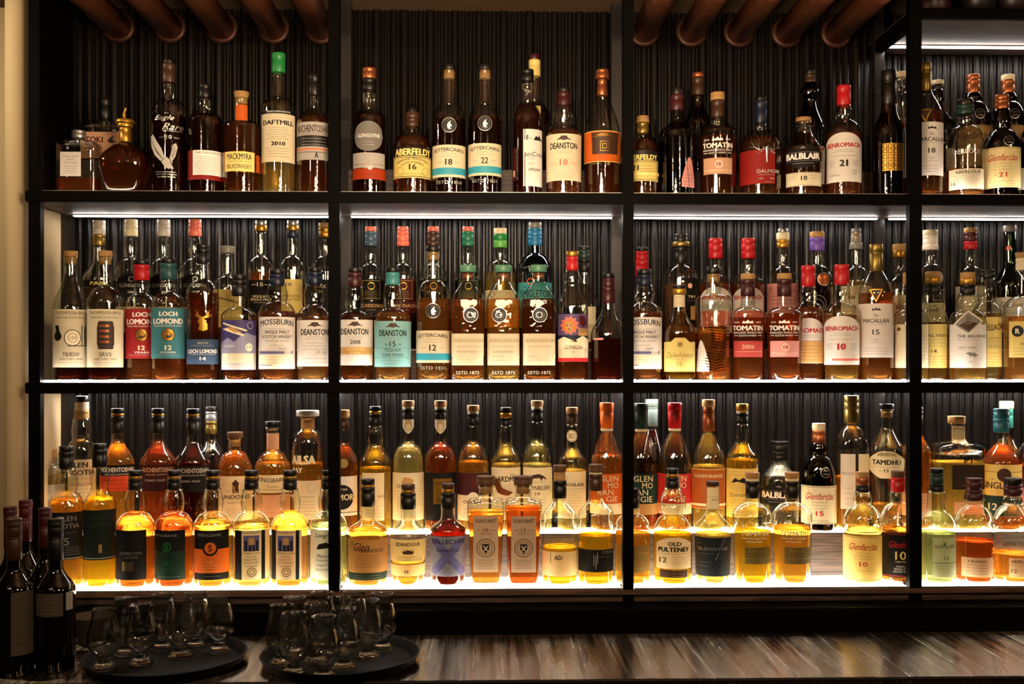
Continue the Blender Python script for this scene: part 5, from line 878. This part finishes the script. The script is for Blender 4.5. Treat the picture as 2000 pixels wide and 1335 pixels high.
turret(952, 'tapering square bottle with wooden stopper, empty shoulders', '10', 'honey', 998); turret(1021, 'tapering square bottle with wooden stopper and reddish liquid', '12', 'copper', 990)
coil(1091, 908, 'dome shouldered bottle half full with pale square label', 'yellow', 1066, 1072, 1119, 'dcc896', [('b', -18, 1074, -17, 1094, I), ('t', 'AD/', -2, 1083, 16, 9, I, .02)], [(921, 26, 'wood'), (938, 23, 'tan'), (972, 27, 'black')], 69, 69, 973, 1010, 27)
coil(1160, 906, 'yellow bottle with black modern label and white lines', 'yellow', 1042, 1067, 1110, 'ink', [('b', 3, 1072, 4, 1094, 'lgrey'), ('b', 0, 1078, 1, 1104, 'lgrey'), ('b', -4, 1076, -3.2, 1098, 'lgrey'), ('t', 'CASK', 22, 1072, 20, 6, 'grey'), fine(16, 1081, 1083, 1, 26, 'grey')], [(921, 28, 'wood'), (925, 25, 'cream'), (957, 27, 'brown')], 70, 69, 972, 1004, 28)
bf(1236, 953, [(963, 26, 'ink'), (992, 28, 'ink')], (29, 1004, 0), 1030, 'd', 70, 'bottle with olive gold label behind the third post', [(1060, 1112, 1203, 1269, 'olive', [('t', 'Single', 22, 1076, 22, 7, 'tan', 0, .4), fine(0, 1088, 1104, 4, 50, 'tan')])], ('gold', 1040))
def pult(s): pass
bf(1314, 914, [(925, 24, 'black'), (931, 25, 'gold'), (954, 26, 'ink')], (36, 1006, 9), 1042, 'd', 77, 'bulb necked pale bottle with arched cream label', [(1044, 1104, 1283, 1349, 'cream', [('t', 'OLD', 2, 1056, 26, 8, I, .03), ('t', 'PULTENEY', 0, 1067, 58, 9, I, .04), fine(0, 1075, 1077, 1, 50), ('t', '12', -20, 1087, 14, 10, I, .01), fine(12, 1082, 1094, 4, 34)], 'arch'), (1106, 1121, 1290, 1342, 'brown', [fine(10, 1108, 1118, 3, 30, 'tan')])], ('yellow', 1040), wb=75)
coil(1392, 939, 'bottle with large slate black label and cream neck wrap', 'straw', 1040, 1044, 1119, '1b222b', [('t', 'GLENWYVIS', 0, 1066, 56, 6, 'silver', .02), ('p', [(22, 1047), (23.5, 1047), (17, 1062), (15.5, 1062)], 'silver'), ('p', [(11, 1074), (12.5, 1074), (6, 1088), (4.5, 1088)], 'silver'), fine(-26, 1050, 1056, 2, 12, 'grey'), fine(-10, 1075, 1077, 1, 36, 'grey'), fine(-12, 1092, 1093, 1, 34, 'grey'), fine(-16, 1099, 1101, 1, 30, 'grey')], [(949, 26, 'brown')], 72, 64, 996, 1032, 26, more=[(951, 992, 1379, 1405, 'cream', [('t', '2018', 4, 974, 12, 4, 'brown'), ('b', -13, 968, 13, 968.7, 'tan')])])
def tfront(cx, d, liqc, ly):
    bf(cx, 922, [(934, 28, 'cork', 27), (939, 26, 'cream'), (972, 27, 'ink')], (28, 982, 0), 1008, 'd', 77, d, [(1020, 1062, cx-30, cx+34, None, [('t', 'TOMATIN', 2, 1036, 52, 10, 'cream', .03), ('t', 'HIGHLAND SINGLE MALT', 2, 1046, 46, 3.4, 'cream'), ('t', 'SCOTCH WHISKY', 2, 1052, 32, 3.2, 'cream')]), (1063, 1095, cx-14, cx+34, '5c5224', [('t', 'LEGACY', 0, 1070, 30, 4, 'olive'), ('b', -28, 1084, 28, 1085, 'olive'), fine(0, 1089, 1091, 1, 30, 'olive')])], (liqc, ly), wb=70)
tfront(1471, 'broad golden bottle with olive strip, left of its twin', 'yellow', 1036); tfront(1547, 'broad golden bottle with olive strip, right of its twin', 'gold', 1028)
farclas('BF', 1688, 921, [(932, 25, 'cork'), (946, 26, 'copper'), (961, 26, 'ink')], 1042, 1128, '10', 'pale golden bottle with red script yellow label', ('straw', 1030), colr='ead07c', glass='clear', w=74, nb=984, ysh=1020)
bf(1757, 920, [(932, 26, 'wood'), (961, 27, 'red')], (30, 984, 2), 1020, 'd', 71, 'orange bottle with red capsule and black red bordered label', [(1037, 1122, 1724, 1790, 'ink', [('o', -31, 1039, 31, 1120, .8, 'red'), ('t', 'Glenfarclas', 8, 1059, 48, 13, 'red', .005, .4), ('t', '105', 10, 1080, 30, 16, 'yel', .01), ('t', 'CASK STRENGTH', 10, 1092, 30, 3, 'yel'), ('t', 'HIGHLAND', 10, 1101, 26, 3.4, 'lgrey'), ('t', 'SINGLE MALT', 8, 1106, 30, 3.4, 'lgrey'), ('t', 'SCOTCH WHISKY', 8, 1111, 32, 3.4, 'lgrey')])], ('honey', 1032))
bf(1833, 914, [(924, 25, 'ink'), (944, 27, 'dgreen'), (960, 27, 'ink')], (36, 1000, 0), 1032, 'd', 74, 'pale green bottle with grey green label', [(1044, 1120, 1826, 1868, 'b9bb98', [('p', [(-2, 1050), (0, 1056), (4, 1050), (1, 1060), (-1, 1060)], 'dgreen'), ('t', 'GLEN ELGIN', 0, 1061, 34, 6, 'dgreen', .01), fine(0, 1068, 1070, 1, 30, 'olive'), ('t', '12', 4, 1083, 9, 6, 'dgreen'), ('b', -20, 1092, 20, 1093, 'dgreen'), fine(0, 1098, 1114, 5, 32, 'olive')])], ('greenish', 1038))
bf(1903, 933, [(956, 31, 'maroon', 29), (976, 31, 'maroon', 38)], (34, 988, 0), 1024, 'd', 75, 'copper bottle with flared maroon capsule and low cream label', [(1083, 1120, 1880, 1936, 'd8c49a', [('t', 'A BUNADH', 0, 1090, 34, 5, 'brown', .01), fine(0, 1097, 1114, 4, 46, 'brown')])], ('copper', 1054))
bf(1975, 933, [(947, 34, 'ink'), (968, 34, 'maroon')], (33, 986, 2), 1026, 'd', 76, 'amber bottle with embossed shoulder at right photo edge', [(1052, 1072, 1952, 2004, None, [('a', 'ABERLOUR', 0, 1056, 44, 8, 'gold', 3)]), (1084, 1120, 1968, 2010, 'd8c49a', [('t', 'ABERLOUR', 0, 1090, 34, 6, I, .01), fine(0, 1097, 1099, 1, 34), ('t', '12', -12, 1108, 10, 7, I)])], ('honey', 1078))
def settle(reg):
    # bottles stand clear of one another, of the riser and of the rear posts: mostly a matter of depth
    RP = [(TX(a, .221)-.001, TX(b, .221)+.001) for a, b in RPX]
    P = [[o.location.x, o.location.y, row, r] for o, row, r, _ in reg]
    for it in range(400):
        for i in range(len(P)):
            for j in range(i):
                a, b = P[i], P[j]
                if a[2][0] != b[2][0] or abs(a[0]-b[0]) > .12: continue
                dx, dy = a[0]-b[0], a[1]-b[1]; q = math.hypot(dx, dy); m = a[3]+b[3]
                if q >= m-1e-5: continue
                if a[2] != b[2]: m = min(m, m)
                pen = (m-q)*.5; wy = 1.0; wx = .22
                if abs(dy) < .002: dy = .002*(1 if i % 2 else -1)
                nx, ny = dx*wx, dy*wy*2.0; l = math.hypot(nx, ny); nx, ny = nx/l*pen, ny/l*pen
                a[0] += nx; a[1] += ny; b[0] -= nx; b[1] -= ny
                if it > 150: s = .25*pen*(1 if dx > 0 else -1); a[0] += s; b[0] -= s
        for p in P:
            r = p[3]
            if p[2][1] == 'F':
                lo, hi = .0190+r, .1395-r
                if any(TX(a, 0)-r < p[0] < TX(b, 0)+r for a, b in FP): lo = .0264+r
            else:
                lo = .1405+(r if p[2][0] != 'x' else 0) if False else .1405+.45*r
                hi = .266-r
                for a, b in RP:
                    if a-r < p[0] < b+r: hi = .2205-r
            if p[2][1] == 'F' and hi < lo: lo = hi = (lo+hi)/2
            p[1] = min(max(p[1], lo), max(hi, lo if p[2][1] == 'F' else hi))
    for (o, row, r, _), p in zip(reg, P): o.location.x, o.location.y = p[0], p[1]
    n = 0
    for i in range(len(P)):
        for j in range(i):
            a, b = P[i], P[j]
            if a[2][0] == b[2][0] and math.hypot(a[0]-b[0], a[1]-b[1]) < a[3]+b[3]-.0015: n += 1; print('TOUCH', reg[i][0]['label'], '|', reg[j][0]['label'], round((a[3]+b[3]-math.hypot(a[0]-b[0], a[1]-b[1]))*1000, 1))
settle(REG)
# ------------------------------------------------------------ wine bottles, bowl, trays and glasses on the counter
ROWS['C'] = dict(Y=-.30, z=ZCT+.0004, sfx=' on the counter at far left', grp='wine bottles on the counter')
def wine(cx, top, w, Y, capc, d, labs=(), ch=80):
    k = KK(cx, Y); B('C', cx, top, w, [(top+16, w*.42, capc), (top+ch, w*.40, capc)], (w*.38, top+ch+14, 0), top+ch+60, 's', None, 'wine', Y=Y, desc=d, labels=labs, name='wine_bottle')
wine(28, 1012, 72, -.33, 'brown', 'dark wine bottle with brown capsule and tall beige label', [(1150, 1272, 22, 62, 'dim', [fine(0, 1180, 1250, 6, 24, 'brown')])])
wine(109, 1012, 73, -.30, 'ink', 'black wine bottle with beige rectangular label', [(1152, 1196, 66, 122, 'dim', [fine(0, 1162, 1190, 5, 40)]), (1152, 1186, 127, 139, 'lgrey', [fine(0, 1158, 1182, 6, 6)])])
wine(20, 989, 60, -.235, 'maroon', 'wine bottle with maroon capsule behind the brown capsule one')
wine(88, 991, 60, -.205, 'maroon', 'wine bottle with maroon capsule behind the beige label one')
wine(50, 976, 60, -.13, 'dred', 'wine bottle with red capsule nearest the left end post')
Yb = -.115; xw = TX(178, Yb); kb = KK(178, Yb)
o = empty('paper_bowl', (xw, Yb, ZCT+.0004)); tag(o, 'small beige bowl standing behind the left tray glasses', 'bowl')
link('bowl_wall', tomesh(lathe([(0, .002), (.024, .0), (.026, .004), (.043, .058), (.0445, .0595), (.042, .058), (.025, .006), (0, .005)], 40), 'bowl_wall'), [paper('5a4c3a')], o, True)
traym = pmat('tray_rubber', '0b0a09', .6, 0, .2, .2, 0, .15, 150)
def tray(cx, Y, d, R=.155):
    X = TX(cx, Y); o = empty('serving_tray', (X, Y, ZCT+.0004)); tag(o, d, 'tray', 'serving trays')
    link('tray_base', tomesh(lathe([(0, 0), (R-.016, 0), (R-.014, .001), (R-.014, .0035), (0, .0035)], 72), 'tray_base'), [traym], o, True)
    link('rim', tomesh(lathe([(R-.0139, .0), (R-.006, .006), (R, .020), (R+.002, .021), (R+.0005, .0225), (R-.002, .021), (R-.009, .008), (R-.0139, .0036)], 72), 'rim'), [traym], o, True)
    return X
TY = -.275
tray(324, TY, 'round black serving tray holding seven tasting glasses'); tray(665, TY, 'round black serving tray holding eleven tasting glasses')
ZG = ZCT+.0040
gg = glassm('tasting_glass', 'f4f4f2', '6a6862', .11); gs = None
m, nt, out = newmat('solid_glass'); g_ = node(nt, 'ShaderNodeBsdfGlass'); g_.inputs['IOR'].default_value = 1.48; g_.inputs['Color'].default_value = (.93, .93, .9, 1); nt.links.new(g_.outputs[0], out.inputs[0]); solidg = m
def glass_proto():
    o = empty('tasting_glass', (0, 0, 0))
    bo = [(.007, .021), (.013, .024), (.024, .033), (.0305, .044), (.0325, .053), (.0315, .064), (.028, .078), (.0245, .092), (.0225, .104), (.0220, .114)]
    prof = bo+[(.0226, .1153), (.0212, .1150)]+[(max(r-.0011, .001), z) for r, z in bo[::-1]][1:]+[(0, .0225)]
    # smooth the profile
    link('bowl', tomesh(lathe([(0, .0205)]+prof, 44), 'bowl'), [gg], o, True)
    link('foot', tomesh(lathe([(0, .0), (.0215, 0), (.0232, .002), (.0228, .005), (.017, .010), (.0115, .014), (.0125, .018), (.0085, .0205), (0, .0203)], 40), 'foot'), [solidg], o, True)
    return o
GL = [(0, 193, 1300), (0, 247, 1272), (0, 276, 1290), (0, 318, 1262), (0, 352, 1277), (0, 389, 1255), (0, 439, 1266),
      (1, 546, 1291), (1, 566, 1317), (1, 573, 1265), (1, 607, 1283), (1, 619, 1325), (1, 616, 1248), (1, 640, 1268), (1, 672, 1302), (1, 675, 1249), (1, 706, 1276), (1, 750, 1262)]
GD = ['leftmost glass on the left tray, nearest the wine bottles', 'second glass from left on left tray, set back', 'glass on the left tray standing front centre', 'glass on the left tray behind its middle pair',
 'glass in the middle of the left tray', 'rear glass of the left tray, second from right', 'rightmost glass on the left tray', 'leftmost glass on the right tray', 'front left glass on the right tray',
 'rear left glass on the right tray', 'glass in the heart of the right tray cluster', 'foremost glass on the right tray', 'glass at the back edge of right tray, left of post', 'glass on right tray behind its centre', 'front right glass of the right tray cluster',
 'glass at the back edge of right tray, right of post', 'second glass from right on the right tray', 'rightmost glass standing apart on the right tray']
pts = []
for t, px, py in GL:
    s_ = (py-YH)/((ZC-ZG)/U); Y = D/s_-D
    pts.append([t, TX(px, Y), Y])
cen = [(TX(324, TY), TY), (TX(665, TY), TY)]
for _ in range(200):      # glasses stand apart and inside their tray
    for a in range(len(pts)):
        for b_ in range(a):
            if pts[a][0] != pts[b_][0]: continue
            dx, dy = pts[a][1]-pts[b_][1], pts[a][2]-pts[b_][2]; q = math.hypot(dx, dy)
            if q < .0665 and q > 1e-6:
                f = (.0668-q)/q/2; pts[a][1] += dx*f; pts[a][2] += dy*f; pts[b_][1] -= dx*f; pts[b_][2] -= dy*f
    for p_ in pts:
        c_ = cen[p_[0]]; dx, dy = p_[1]-c_[0], p_[2]-c_[1]; q = math.hypot(dx, dy)
        if q > .114: p_[1] = c_[0]+dx*.114/q; p_[2] = c_[1]+dy*.114/q
proto = glass_proto()
for i, (t, x, y) in enumerate(pts):
    if i == 0: r = proto
    else:
        r = proto.copy(); COL.objects.link(r)
        for ch in proto.children: c_ = ch.copy(); COL.objects.link(c_); c_.parent = r
    r.location = (x, y, ZG+.0002); r.rotation_euler = (0, 0, i*.7)
    tag(r, 'empty stemless tasting '+GD[i], 'glass', 'tasting glasses on the %s tray' % ('left' if t == 0 else 'right'))
